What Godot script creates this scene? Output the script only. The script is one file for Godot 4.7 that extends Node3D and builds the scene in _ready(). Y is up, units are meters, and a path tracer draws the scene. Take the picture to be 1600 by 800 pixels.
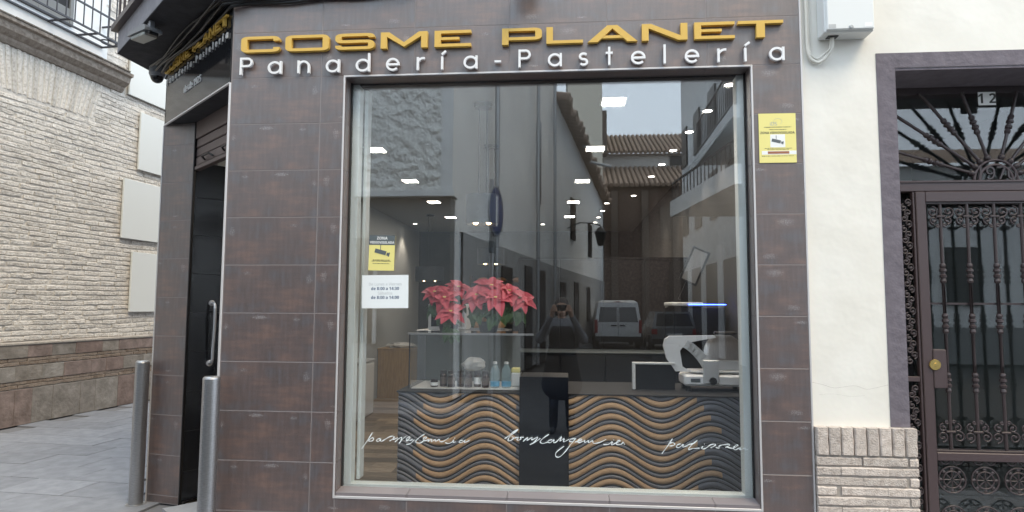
extends Node3D
# A corner bakery shop front in a Spanish old town, with the street it mirrors.

class MB:
	var v := PackedVector3Array()
	var n := PackedVector3Array()
	var t := PackedVector2Array()
	var ix := PackedInt32Array()
	func tri(a: Vector3, b: Vector3, c: Vector3, na: Vector3, nb: Vector3, nc: Vector3, ta := Vector2.ZERO, tb := Vector2.ZERO, tc := Vector2.ZERO) -> void:
		var k := v.size()
		v.append(a); v.append(b); v.append(c)
		n.append(na); n.append(nb); n.append(nc)
		t.append(ta); t.append(tb); t.append(tc)
		if (b - a).cross(c - a).dot(na + nb + nc) > 0.0:
			ix.append(k); ix.append(k + 2); ix.append(k + 1)
		else:
			ix.append(k); ix.append(k + 1); ix.append(k + 2)
	func quad(a: Vector3, b: Vector3, c: Vector3, d: Vector3, nn: Vector3, u := Rect2(0, 0, 1, 1)) -> void:
		var e := u.end
		tri(a, b, c, nn, nn, nn, Vector2(u.position.x, e.y), e, Vector2(e.x, u.position.y))
		tri(a, c, d, nn, nn, nn, Vector2(u.position.x, e.y), Vector2(e.x, u.position.y), u.position)
	func face(a: Vector3, b: Vector3, c: Vector3, d: Vector3, away: Vector3) -> void:
		var nn := (b - a).cross(d - a)
		if nn.length_squared() < 1e-14:
			nn = (c - b).cross(d - b)
		nn = nn.normalized()
		if nn.dot((a + b + c + d) / 4.0 - away) < 0.0:
			nn = -nn
		quad(a, b, c, d, nn)
	func box(c: Vector3, s: Vector3, b := Basis.IDENTITY) -> void:
		bbox(c, s, 0.0, b)
	func bbox(c: Vector3, s: Vector3, bev: float, b := Basis.IDENTITY, u := Rect2(0, 0, 1, 1)) -> void:
		var h := s / 2.0
		var ax := [b.x, b.y, b.z]
		for k in 3:
			for sg in [-1.0, 1.0]:
				var a1 := (k + 1) % 3
				var a2 := (k + 2) % 3
				if k == 1:
					a1 = 0
					a2 = 2
				if k == 0:
					a1 = 2
					a2 = 1
				var f: Vector3 = c + ax[k] * h[k] * sg
				var p: Vector3 = ax[a1] * (h[a1] - bev)
				var q: Vector3 = ax[a2] * (h[a2] - bev)
				quad(f - p - q, f + p - q, f + p + q, f - p + q, ax[k] * sg, u)
		if bev > 0.0:
			for k in 3:
				var a1 := (k + 1) % 3
				var a2 := (k + 2) % 3
				for s1 in [-1.0, 1.0]:
					for s2 in [-1.0, 1.0]:
						var e: Vector3 = ax[k] * (h[k] - bev)
						var o1: Vector3 = c + ax[a1] * h[a1] * s1 + ax[a2] * (h[a2] - bev) * s2
						var o2: Vector3 = c + ax[a1] * (h[a1] - bev) * s1 + ax[a2] * h[a2] * s2
						quad(o1 - e, o1 + e, o2 + e, o2 - e, (ax[a1] * s1 + ax[a2] * s2).normalized(), Rect2(u.position, Vector2.ZERO))
			for sx in [-1.0, 1.0]:
				for sy in [-1.0, 1.0]:
					for sz in [-1.0, 1.0]:
						var m: Vector3 = (ax[0] * sx + ax[1] * sy + ax[2] * sz).normalized()
						tri(c + ax[0] * h.x * sx + ax[1] * (h.y - bev) * sy + ax[2] * (h.z - bev) * sz, c + ax[0] * (h.x - bev) * sx + ax[1] * h.y * sy + ax[2] * (h.z - bev) * sz, c + ax[0] * (h.x - bev) * sx + ax[1] * (h.y - bev) * sy + ax[2] * h.z * sz, m, m, m, u.position, u.position, u.position)
	func span(a: Vector3, b: Vector3, bev := 0.0) -> void:
		bbox((a + b) / 2.0, (b - a).abs(), bev)
	func bar(a: Vector3, b: Vector3, w: float, h: float) -> void:
		var z := (b - a).normalized()
		var up := Vector3.UP if absf(z.y) < 0.95 else Vector3.RIGHT
		var x := up.cross(z).normalized()
		bbox((a + b) / 2.0, Vector3(w, h, (b - a).length()), 0.0, Basis(x, z.cross(x), z))
	func tube(p: Array, r, sides := 8, closed := false) -> void:
		var m := p.size()
		var rings := []
		var up := Vector3.ZERO
		for i in m:
			var d: Vector3
			if closed:
				d = (p[(i + 1) % m] - p[(i + m - 1) % m]).normalized()
			else:
				d = (p[mini(i + 1, m - 1)] - p[maxi(i - 1, 0)]).normalized()
			if up == Vector3.ZERO:
				up = d.cross(Vector3.UP if absf(d.y) < 0.9 else Vector3.RIGHT).normalized()
			up = (up - d * up.dot(d)).normalized()
			var w := d.cross(up)
			var rr: float = r[i] if r is Array else r
			var ring := []
			for k in sides:
				var a := TAU * k / sides
				var o := up * cos(a) + w * sin(a)
				ring.append([p[i] + o * rr, o])
			rings.append(ring)
		for i in (m if closed else m - 1):
			var A: Array = rings[i]
			var B: Array = rings[(i + 1) % m]
			for k in sides:
				var k2 := (k + 1) % sides
				tri(A[k][0], A[k2][0], B[k2][0], A[k][1], A[k2][1], B[k2][1])
				tri(A[k][0], B[k2][0], B[k][0], A[k][1], B[k2][1], B[k][1])
		if not closed:
			for e in [0, m - 1]:
				var d: Vector3 = (p[0] - p[1]).normalized() if e == 0 else (p[m - 1] - p[m - 2]).normalized()
				for k in range(1, sides - 1):
					tri(rings[e][0][0], rings[e][k][0], rings[e][k + 1][0], d, d, d)
	func lathe(prof: Array, sides: int, xf := Transform3D.IDENTITY) -> void:
		# prof: Vector2(radius, height), from bottom to top
		for i in prof.size() - 1:
			var a: Vector2 = prof[i]
			var b: Vector2 = prof[i + 1]
			var sl := (b - a)
			if sl.length_squared() < 1e-12:
				continue
			var nn := Vector2(sl.y, -sl.x).normalized()
			for k in sides:
				var a0 := TAU * k / sides
				var a1 := TAU * (k + 1) / sides
				var d0 := Vector3(cos(a0), 0, sin(a0))
				var d1 := Vector3(cos(a1), 0, sin(a1))
				var n0 := (xf.basis * (d0 * nn.x + Vector3.UP * nn.y)).normalized()
				var n1 := (xf.basis * (d1 * nn.x + Vector3.UP * nn.y)).normalized()
				var p00 := xf * (d0 * a.x + Vector3.UP * a.y)
				var p10 := xf * (d1 * a.x + Vector3.UP * a.y)
				var p01 := xf * (d0 * b.x + Vector3.UP * b.y)
				var p11 := xf * (d1 * b.x + Vector3.UP * b.y)
				if a.x > 1e-5:
					tri(p00, p10, p11, n0, n1, n1)
				if b.x > 1e-5:
					tri(p00, p11, p01, n0, n1, n0)
	func prism(poly: PackedVector2Array, z0: float, z1: float, xf := Transform3D.IDENTITY) -> void:
		var tr := Geometry2D.triangulate_polygon(poly)
		var nf := (xf.basis * Vector3(0, 0, 1)).normalized()
		for i in range(0, tr.size(), 3):
			var p := [poly[tr[i]], poly[tr[i + 1]], poly[tr[i + 2]]]
			for s in [[z1, nf], [z0, -nf]]:
				var q := []
				for w in p:
					q.append(xf * Vector3(w.x, w.y, s[0]))
				tri(q[0], q[1], q[2], s[1], s[1], s[1], p[0], p[1], p[2])
		var cw := Geometry2D.is_polygon_clockwise(poly)
		for i in poly.size():
			var a := poly[i]
			var b := poly[(i + 1) % poly.size()]
			var e := b - a
			var o := Vector2(e.y, -e.x) * (-1.0 if cw else 1.0)
			var nn := (xf.basis * Vector3(o.x, o.y, 0)).normalized()
			quad(xf * Vector3(a.x, a.y, z0), xf * Vector3(b.x, b.y, z0), xf * Vector3(b.x, b.y, z1), xf * Vector3(a.x, a.y, z1), nn)
	func stroke(p: PackedVector2Array, w: float, z0: float, z1: float, closed := false, sc := Vector2.ONE, off := Vector2.ZERO) -> void:
		var m := p.size()
		var L := PackedVector2Array()
		var Rr := PackedVector2Array()
		for i in m:
			var d0: Vector2
			var d1: Vector2
			if closed:
				d0 = (p[i] - p[(i + m - 1) % m]).normalized()
				d1 = (p[(i + 1) % m] - p[i]).normalized()
			else:
				d0 = (p[i] - p[i - 1]).normalized() if i > 0 else (p[1] - p[0]).normalized()
				d1 = (p[i + 1] - p[i]).normalized() if i < m - 1 else d0
			var nn := (d0.orthogonal() + d1.orthogonal()).normalized()
			var k := w / 2.0 / maxf(0.5, nn.dot(d1.orthogonal()))
			L.append((p[i] + nn * k) * sc + off)
			Rr.append((p[i] - nn * k) * sc + off)
		for i in (m if closed else m - 1):
			var j := (i + 1) % m
			var a := Vector3(L[i].x, L[i].y, 0)
			var b := Vector3(L[j].x, L[j].y, 0)
			var c := Vector3(Rr[j].x, Rr[j].y, 0)
			var d := Vector3(Rr[i].x, Rr[i].y, 0)
			var Z0 := Vector3(0, 0, z0)
			var Z1 := Vector3(0, 0, z1)
			quad(a + Z1, b + Z1, c + Z1, d + Z1, Vector3(0, 0, 1))
			quad(a + Z0, b + Z0, c + Z0, d + Z0, Vector3(0, 0, -1))
			var mid := (a + b + c + d) / 4.0 + (Z0 + Z1) / 2.0
			face(a + Z0, b + Z0, b + Z1, a + Z1, mid)
			face(d + Z0, c + Z0, c + Z1, d + Z1, mid)
			if not closed and i == 0:
				face(a + Z0, d + Z0, d + Z1, a + Z1, mid)
			if not closed and i == m - 2:
				face(b + Z0, c + Z0, c + Z1, b + Z1, mid)
	func mesh() -> ArrayMesh:
		var a := []
		a.resize(Mesh.ARRAY_MAX)
		a[Mesh.ARRAY_VERTEX] = v
		a[Mesh.ARRAY_NORMAL] = n
		a[Mesh.ARRAY_TEX_UV] = t
		a[Mesh.ARRAY_INDEX] = ix
		var m := ArrayMesh.new()
		m.add_surface_from_arrays(Mesh.PRIMITIVE_TRIANGLES, a)
		return m

var rng := RandomNumberGenerator.new()
var M := {}

# ---------- helpers for nodes and materials
func lin(r: float, g: float, b: float) -> Color:
	return Color(r, g, b).linear_to_srgb()

func numbered(called: String) -> String:
	if not has_node(NodePath(called)):
		return called
	var k := 1
	while has_node(NodePath("%s_%03d" % [called, k])):
		k += 1
	return "%s_%03d" % [called, k]

func tag(o: Node, label: String, category: String, group := "") -> Node:
	o.set_meta("label", label)
	o.set_meta("category", category)
	if group != "":
		o.set_meta("group", group)
	return o

func thing(called: String, label: String, category: String, at := Vector3.ZERO, turn := 0.0, group := "") -> Node3D:
	var o := Node3D.new()
	o.name = numbered(called)
	add_child(o)
	o.position = at
	o.rotation.y = turn
	tag(o, label, category, group)
	return o

func part(called: String, b, m: Material, parent: Node, at := Vector3.ZERO) -> MeshInstance3D:
	var o := MeshInstance3D.new()
	o.name = called if parent != self else numbered(called)
	o.mesh = b.mesh() if b is MB else b
	o.material_override = m
	o.position = at
	parent.add_child(o, true)
	return o

func structure(called: String, b, m: Material) -> MeshInstance3D:
	var o := part(called, b, m, self)
	o.set_meta("kind", "structure")
	return o

func boxp(called: String, a: Vector3, b: Vector3, m: Material, parent: Node, bev := 0.0) -> MeshInstance3D:
	var k := MB.new()
	k.span(a, b, bev)
	return part(called, k, m, parent)

func plain(c: Color, rough := 0.6, metal := 0.0, spec := 0.5) -> StandardMaterial3D:
	var m := StandardMaterial3D.new()
	m.albedo_color = c
	m.roughness = rough
	m.metallic = metal
	m.metallic_specular = spec
	return m

func noise_tex(seed_: int, freq: float, ramp: Array, octaves := 5, size := 512, kind := FastNoiseLite.TYPE_SIMPLEX_SMOOTH, stretch := 1.0) -> NoiseTexture2D:
	var f := FastNoiseLite.new()
	f.seed = seed_
	f.noise_type = kind
	f.frequency = freq
	f.fractal_octaves = octaves
	f.fractal_gain = 0.55
	var x := NoiseTexture2D.new()
	x.noise = f
	x.width = size
	x.height = size
	x.seamless = true
	x.seamless_blend_skirt = 0.2
	if ramp.size() > 0:
		var g := Gradient.new()
		var offs := PackedFloat32Array()
		var cols := PackedColorArray()
		for i in ramp.size():
			offs.append(ramp[i][0])
			cols.append(ramp[i][1])
		g.offsets = offs
		g.colors = cols
		x.color_ramp = g
	return x

# a surface of noise colours, seen in the world's own metres; bump in centimetres
func noisy(ramp: Array, freq: float, metres: float, rough := 0.8, bump := 0.0, bump_freq := 0.03, seed_ := 1, spec := 0.5, stretch := Vector3.ONE) -> StandardMaterial3D:
	var m := plain(Color.WHITE, rough, 0.0, spec)
	m.albedo_texture = noise_tex(seed_, freq, ramp)
	m.uv1_triplanar = true
	m.uv1_world_triplanar = true
	m.uv1_scale = stretch / metres
	m.uv1_triplanar_sharpness = 4.0
	if bump != 0.0:
		m.heightmap_enabled = true
		m.heightmap_texture = noise_tex(seed_ + 7, bump_freq, [])
		m.heightmap_scale = bump
	return m

# brown oxidised porcelain: four prints side by side, 512 x 256 pixels each
func tile_texture() -> Array:
	var w := 1024
	var h := 512
	var big := FastNoiseLite.new()
	big.seed = 5
	big.frequency = 0.0042
	big.fractal_octaves = 4
	var streak := FastNoiseLite.new()
	streak.seed = 9
	streak.frequency = 0.02
	streak.fractal_octaves = 4
	var fine := FastNoiseLite.new()
	fine.seed = 12
	fine.frequency = 0.11
	fine.fractal_octaves = 3
	var scuffs := [[96, 34, 22, 9], [480, 74, 18, 20], [985, 150, 24, 20], [760, 30, 34, 8], [470, 330, 20, 26], [820, 296, 46, 22], [640, 482, 26, 7], [300, 24, 40, 12], [130, 300, 24, 9], [560, 60, 20, 30], [900, 470, 40, 14]]
	var col := PackedByteArray()
	col.resize(w * h * 3)
	var rg := PackedByteArray()
	rg.resize(w * h)
	for y in h:
		for x in w:
			var a := big.get_noise_2d(x, y * 1.6) * 1.6
			var s := streak.get_noise_2d(x * 0.22, y * 1.9)
			var s2 := streak.get_noise_2d(x * 1.7 + 400.0, y * 0.2)
			var f := fine.get_noise_2d(x, y)
			var k := clampf(0.5 + 0.42 * a + 0.3 * s + 0.12 * f, 0.0, 1.0)
			var r := lerpf(0.078, 0.118, k)
			var g := lerpf(0.056, 0.078, k)
			var b := lerpf(0.053, 0.071, k)
			var rust := clampf(a * 1.1 + s * 0.9 - 0.25, 0.0, 1.0)
			r += rust * 0.027
			g += rust * 0.010
			var cold := clampf(-a * 1.2 + s2 * 0.9 - 0.2, 0.0, 1.0)
			r = lerpf(r, 0.090, cold * 0.7)
			g = lerpf(g, 0.084, cold * 0.7)
			b = lerpf(b, 0.094, cold * 0.7)
			var d := 0.84 + 0.32 * clampf(0.5 + s2 * 0.7 + f * 0.4, 0.0, 1.0)
			r *= d
			g *= d
			b *= d
			var sc := 0.0
			for q in scuffs:
				var dx: float = (x - q[0]) / float(q[2])
				var dy: float = (y - q[1]) / float(q[3])
				var e := 1.0 - dx * dx - dy * dy
				if e > 0.0:
					sc = maxf(sc, clampf((fine.get_noise_2d(x * 1.6 + 90.0, y * 1.6) + 0.28 * s) * 2.4 + e * 0.75 - 0.62, 0.0, 1.0))
			r = lerpf(r, 0.40, sc * 0.62)
			g = lerpf(g, 0.40, sc * 0.62)
			b = lerpf(b, 0.42, sc * 0.62)
			var o := (y * w + x)
			col[o * 3] = int(255.0 * pow(r, 1.0 / 2.2))
			col[o * 3 + 1] = int(255.0 * pow(g, 1.0 / 2.2))
			col[o * 3 + 2] = int(255.0 * pow(b, 1.0 / 2.2))
			rg[o] = int(255.0 * clampf(0.40 + 0.06 * s + 0.05 * f + sc * 0.25, 0.0, 1.0))
	return [ImageTexture.create_from_image(Image.create_from_data(w, h, false, Image.FORMAT_RGB8, col)), ImageTexture.create_from_image(Image.create_from_data(w, h, false, Image.FORMAT_L8, rg))]

func glass(alpha := 0.02, tint := Color(0.75, 0.85, 0.85), metal := 0.0) -> StandardMaterial3D:
	var m := plain(Color(tint.r, tint.g, tint.b, alpha), 0.0, metal, 0.5)
	m.transparency = BaseMaterial3D.TRANSPARENCY_ALPHA
	return m

# added half silvered sheet: strengthens the reflections, lets the rest of the light through
func added_mirror(share: float) -> StandardMaterial3D:
	var im := Image.create(4, 4, false, Image.FORMAT_RGB8)
	im.fill(Color.WHITE)
	var m := plain(Color(0.95, 0.98, 0.98, share), 0.0, 1.0, 0.5)
	m.albedo_texture = ImageTexture.create_from_image(im)
	m.transparency = BaseMaterial3D.TRANSPARENCY_ALPHA
	return m

func glow(c: Color, e: float) -> StandardMaterial3D:
	var m := plain(c, 0.5)
	m.emission_enabled = true
	m.emission = c
	m.emission_energy_multiplier = e
	return m

func materials() -> void:
	var tt := tile_texture()
	var t := plain(Color.WHITE, 1.0, 0.0, 0.71)
	t.albedo_texture = tt[0]
	t.roughness_texture = tt[1]
	t.clearcoat_enabled = true
	t.clearcoat = 1.0
	t.clearcoat_roughness = 0.42
	M.tile = t
	M.grout = plain(lin(0.235, 0.21, 0.21), 0.9)
	M.trim = plain(lin(0.62, 0.60, 0.60), 0.42, 0.35)
	M.steel = noisy([[0.0, lin(0.42, 0.42, 0.42)], [1.0, lin(0.55, 0.55, 0.55)]], 0.02, 0.5, 0.36, 0.0, 0.03, 31, 0.5, Vector3(6, 0.5, 6))
	M.steel.metallic = 0.9
	M.frame = plain(lin(0.70, 0.76, 0.75), 0.4, 0.0)
	M.pane = glass(0.0, Color(0.8, 0.9, 0.9), 0.0)
	M.added_pane_mirror = added_mirror(0.085)
	M.added_door_mirror = added_mirror(0.02)
	M.case_glass = glass(0.006)
	M.leaf_black = plain(lin(0.010, 0.011, 0.014), 0.22)
	M.black_gloss = plain(lin(0.010, 0.011, 0.014), 0.06)
	M.black = plain(lin(0.012, 0.012, 0.014), 0.35)
	M.black_matt = plain(lin(0.015, 0.015, 0.017), 0.75)
	M.gold = plain(lin(0.66, 0.42, 0.085), 0.42, 0.0, 0.5)
	M.gold_side = M.gold
	M.white_letter = plain(lin(0.78, 0.78, 0.79), 0.3)
	M.yellow = plain(lin(0.80, 0.72, 0.26), 0.45)
	M.dark_print = plain(lin(0.05, 0.05, 0.045), 0.6)
	M.brown_print = plain(lin(0.33, 0.13, 0.07), 0.6)
	M.white_print = plain(lin(0.82, 0.83, 0.82), 0.6)
	M.grey_print = plain(lin(0.40, 0.42, 0.45), 0.6)
	M.blue_print = plain(lin(0.02, 0.07, 0.17), 0.6)
	M.paper = plain(lin(0.80, 0.84, 0.86), 0.8)
	M.slate_print = plain(lin(0.10, 0.12, 0.13), 0.5)
	M.vinyl = plain(lin(0.80, 0.86, 0.88), 0.6)
	M.cream = noisy([[0.2, lin(0.76, 0.73, 0.665)], [0.8, lin(0.81, 0.785, 0.725)]], 0.008, 2.2, 0.9, 0.45, 0.008, 3)
	M.lilac = noisy([[0.2, lin(0.128, 0.112, 0.132)], [0.8, lin(0.162, 0.143, 0.166)]], 0.02, 1.1, 0.85, 0.35, 0.03, 4)
	M.iron = plain(lin(0.048, 0.035, 0.037), 0.36, 0.0, 0.5)
	M.iron_frame = plain(lin(0.068, 0.048, 0.051), 0.38, 0.0, 0.5)
	M.brass = plain(lin(0.62, 0.45, 0.16), 0.25, 0.9)
	M.concrete = noisy([[0.2, lin(0.20, 0.195, 0.22)], [0.8, lin(0.27, 0.265, 0.285)]], 0.02, 1.3, 0.85, 0.2, 0.05, 6)
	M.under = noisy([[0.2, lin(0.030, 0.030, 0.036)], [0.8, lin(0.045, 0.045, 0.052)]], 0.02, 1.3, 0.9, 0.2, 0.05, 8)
	M.pavement = noisy([[0.15, lin(0.30, 0.31, 0.335)], [0.85, lin(0.43, 0.44, 0.46)]], 0.012, 2.6, 0.75, 0.25, 0.09, 11)
	M.asphalt = noisy([[0.1, lin(0.034, 0.034, 0.036)], [0.9, lin(0.056, 0.056, 0.058)]], 0.02, 3.0, 0.85, 0.3, 0.1, 13)
	M.mortar = noisy([[0.1, lin(0.50, 0.465, 0.42)], [0.9, lin(0.68, 0.645, 0.595)]], 0.02, 1.4, 0.95, 1.0, 0.04, 15)
	M.rough_plaster = noisy([[0.2, lin(0.76, 0.76, 0.73)], [0.8, lin(0.84, 0.84, 0.81)]], 0.01, 3.0, 0.95, 9.0, 0.022, 17)
	M.plaster = noisy([[0.2, lin(0.74, 0.75, 0.75)], [0.8, lin(0.82, 0.83, 0.83)]], 0.006, 5.0, 0.95, 1.0, 0.012, 19)
	M.old_brick = noisy([[0.2, lin(0.065, 0.042, 0.034)], [0.5, lin(0.11, 0.072, 0.056)], [0.85, lin(0.16, 0.115, 0.092)]], 0.03, 3.0, 0.95, 2.0, 0.04, 21)
	M.roof_tile = noisy([[0.15, lin(0.16, 0.11, 0.085)], [0.5, lin(0.26, 0.185, 0.14)], [0.85, lin(0.36, 0.29, 0.235)]], 0.03, 2.0, 0.9, 0.5, 0.05, 23)
	M.wood_floor = noisy([[0.1, lin(0.085, 0.062, 0.042)], [0.5, lin(0.15, 0.115, 0.08)], [0.9, lin(0.24, 0.20, 0.15)]], 0.015, 1.2, 0.35, 0.0, 0.03, 25, 0.5, Vector3(0.3, 1, 4))
	M.grey_wall = noisy([[0.2, lin(0.050, 0.050, 0.050)], [0.8, lin(0.066, 0.066, 0.066)]], 0.008, 4.0, 0.8, 0.0, 0.03, 27)
	M.ceiling = plain(lin(0.24, 0.25, 0.25), 0.9)
	M.tan_wood = noisy([[0.15, lin(0.30, 0.19, 0.075)], [0.85, lin(0.42, 0.28, 0.12)]], 0.015, 0.9, 0.6, 0.0, 0.03, 29, 0.5, Vector3(3, 0.4, 3))
	M.white_plastic = plain(lin(0.72, 0.73, 0.72), 0.4)
	M.rubber = plain(lin(0.02, 0.02, 0.02), 0.8)

# ---------- lettering
func arc(c: Vector2, r: Vector2, a0: float, a1: float, k := 16) -> PackedVector2Array:
	var p := PackedVector2Array()
	for i in k + 1:
		var a := deg_to_rad(lerpf(a0, a1, float(i) / k))
		p.append(c + Vector2(cos(a) * r.x, sin(a) * r.y))
	return p

func rounded(p: Array, r: float, closed := false) -> PackedVector2Array:
	var o := PackedVector2Array()
	var m := p.size()
	for i in m:
		if not closed and (i == 0 or i == m - 1):
			o.append(p[i])
			continue
		var a: Vector2 = p[(i + m - 1) % m]
		var b: Vector2 = p[i]
		var c: Vector2 = p[(i + 1) % m]
		var s := b + (a - b).normalized() * minf(r, (a - b).length() * 0.5)
		var e := b + (c - b).normalized() * minf(r, (c - b).length() * 0.5)
		for k in 6:
			var f := k / 5.0
			o.append(s.lerp(b, f).lerp(b.lerp(e, f), f))
	return o

# wide extended capitals: w x h metres, from the lower left corner at `at`
func wide_letter(ch: String, at: Vector2, w: float, h: float, z0: float, z1: float) -> MB:
	var b := MB.new()
	var tv := 0.040 * h / 0.104 / w
	var th := 0.18
	var sx := 2.2
	var t := 0.0185 * h / 0.104
	var pw := w / sx
	var x0 := t / 2
	var x1 := pw - t / 2
	var y0 := t / 2
	var y1 := h - t / 2
	var ym := h / 2
	var poly := []
	match ch:
		"C":
			b.stroke(rounded([Vector2(x1, h * 0.70), Vector2(x1, y1), Vector2(x0, y1), Vector2(x0, y0), Vector2(x1, y0), Vector2(x1, h * 0.30)], 0.014 * h / 0.104), t, z0, z1, false, Vector2(sx, 1), at)
		"O":
			b.stroke(rounded([Vector2(x1, y1), Vector2(x0, y1), Vector2(x0, y0), Vector2(x1, y0)], 0.014 * h / 0.104, true), t, z0, z1, true, Vector2(sx, 1), at)
		"S":
			b.stroke(rounded([Vector2(x1, h * 0.74), Vector2(x1, y1), Vector2(x0, y1), Vector2(x0, ym), Vector2(x1, ym), Vector2(x1, y0), Vector2(x0, y0), Vector2(x0, h * 0.26)], 0.014 * h / 0.104), t, z0, z1, false, Vector2(sx, 1), at)
		"P":
			b.stroke(rounded([Vector2(t * 0.6, h * 0.36), Vector2(x1, h * 0.36), Vector2(x1, y1), Vector2(t * 0.6, y1)], 0.014 * h / 0.104), t, z0, z1, false, Vector2(sx, 1), at)
			b.span(Vector3(at.x, at.y, z0), Vector3(at.x + tv * w, at.y + h, z1 + 0.001))
		"M": poly = [[0, 0], [0, 1], [tv * 1.35, 1], [0.5, 0.36], [1 - tv * 1.35, 1], [1, 1], [1, 0], [1 - tv, 0], [1 - tv, 0.72], [0.5, 0.08], [tv, 0.72], [tv, 0]]
		"E": poly = [[0, 0], [0, 1], [1, 1], [1, 1 - th], [tv, 1 - th], [tv, 0.58], [0.68, 0.58], [0.68, 0.42], [tv, 0.42], [tv, th], [1, th], [1, 0]]
		"L": poly = [[0, 0], [0, 1], [tv, 1], [tv, th], [1, th], [1, 0]]
		"A":
			poly = [[0, 0], [0.40, 1], [0.60, 1], [1, 0], [0.80, 0], [0.5, 0.80], [0.20, 0]]
			b.span(Vector3(at.x + w * 0.24, at.y + h * 0.22, z0), Vector3(at.x + w * 0.76, at.y + h * 0.39, z1 - 0.0015))
		"N": poly = [[0, 0], [0, 1], [tv * 1.35, 1], [1 - tv, 0.26], [1 - tv, 1], [1, 1], [1, 0], [1 - tv * 1.35, 0], [tv, 0.74], [tv, 0]]
		"T": poly = [[0.5 - tv * 0.62, 0], [0.5 - tv * 0.62, 1 - th], [0, 1 - th], [0, 1], [1, 1], [1, 1 - th], [0.5 + tv * 0.62, 1 - th], [0.5 + tv * 0.62, 0]]
	if poly.size():
		var pp := PackedVector2Array()
		for q in poly:
			pp.append(at + Vector2(q[0] * w, q[1] * h))
		b.prism(pp, z0, z1)
	return b

# thin round letters; xh = height of the small letters
func thin_letter(ch: String, at: Vector2, w: float, xh: float, s: float, z0: float, z1: float) -> MB:
	var b := MB.new()
	var cap := xh * 1.35
	var asc := xh * 1.42
	var zs := z1 + 0.0012
	var r := Vector2((w - s) / 2, (xh - s) / 2)
	var c := at + Vector2(w / 2, xh / 2)
	var stem := func(x: float, y0: float, y1: float) -> void: b.span(Vector3(at.x + x - s / 2, at.y + y0, z0), Vector3(at.x + x + s / 2, at.y + y1, zs))
	match ch:
		"a":
			b.stroke(arc(c, r, 0, 345, 28), s, z0, z1, true)
			stem.call(w - s / 2, 0.0, xh)
		"d":
			b.stroke(arc(c, r, 0, 345, 28), s, z0, z1, true)
			stem.call(w - s / 2, 0.0, asc)
		"e":
			var p := PackedVector2Array([at + Vector2(s, xh * 0.5)])
			p.append_array(arc(c, r, 0, 318, 26))
			b.stroke(p, s, z0, z1)
		"n":
			var p := arc(at + Vector2(w / 2, xh - s / 2 - r.x), Vector2(r.x, r.x), 180, 0, 14)
			p.append(at + Vector2(w - s / 2, 0))
			b.stroke(p, s, z0, z1)
			stem.call(s / 2, 0.0, xh)
		"r":
			b.stroke(arc(at + Vector2(w + s * 0.2, xh - s / 2 - w * 0.85), Vector2(w * 0.92, w * 0.85), 175, 80, 10), s, z0, z1)
			stem.call(s / 2, 0.0, xh)
		"i":
			stem.call(s / 2, 0.0, xh)
			b.stroke(PackedVector2Array([at + Vector2(s * 0.3, xh * 1.16), at + Vector2(w, xh * 1.42)]), s, z0, z1)
		"s":
			var r2 := Vector2((w - s) / 2, (xh - s) / 4)
			var p := arc(at + Vector2(w / 2, xh - s / 2 - r2.y), r2, 35, 270, 14)
			p.append_array(arc(at + Vector2(w / 2, s / 2 + r2.y), r2, 90, -145, 14).slice(1))
			b.stroke(p, s, z0, z1)
		"t":
			stem.call(w / 2, 0.0, asc * 0.96)
			b.span(Vector3(at.x, at.y + xh - s, z0), Vector3(at.x + w, at.y + xh, z1))
		"l": stem.call(w / 2, 0.0, asc)
		"-": b.span(Vector3(at.x, at.y + xh * 0.42, z0), Vector3(at.x + w, at.y + xh * 0.42 + s, z1))
		"P":
			stem.call(s / 2, 0.0, cap)
			var rr := cap * 0.25 - s / 4
			var p := PackedVector2Array([at + Vector2(s * 0.5, cap - s / 2)])
			p.append_array(arc(at + Vector2(w - rr - s / 2, cap - s / 2 - rr), Vector2(rr, rr), 90, -90, 12))
			p.append(at + Vector2(s * 0.5, cap - s / 2 - rr * 2))
			b.stroke(p, s, z0, z1)
	return b

func text(words_: String, size: float, depth: float, m: Material, parent: Node, at: Vector3, called := "lettering", bold := false) -> MeshInstance3D:
	var f := SystemFont.new()
	f.font_names = PackedStringArray(["Droid Sans"])
	f.font_weight = 700 if bold else 400
	var t := TextMesh.new()
	t.font = f
	t.text = words_
	t.font_size = 48
	t.pixel_size = size / 48.0
	t.depth = depth
	t.curve_step = 2.0
	t.horizontal_alignment = HORIZONTAL_ALIGNMENT_CENTER
	t.vertical_alignment = VERTICAL_ALIGNMENT_CENTER
	return part(called, t, m, parent, at)

func smooth3(flat: Array, z: float) -> Array:
	var pts := []
	for i in range(0, flat.size(), 2):
		pts.append(Vector3(flat[i], flat[i + 1], z))
	var o := []
	for i in pts.size() - 1:
		var a: Vector3 = pts[maxi(i - 1, 0)]
		var d: Vector3 = pts[mini(i + 2, pts.size() - 1)]
		for k in 5:
			o.append((pts[i] as Vector3).cubic_interpolate(pts[i + 1], a, d, k / 5.0))
	o.append(pts[-1])
	return o

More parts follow.
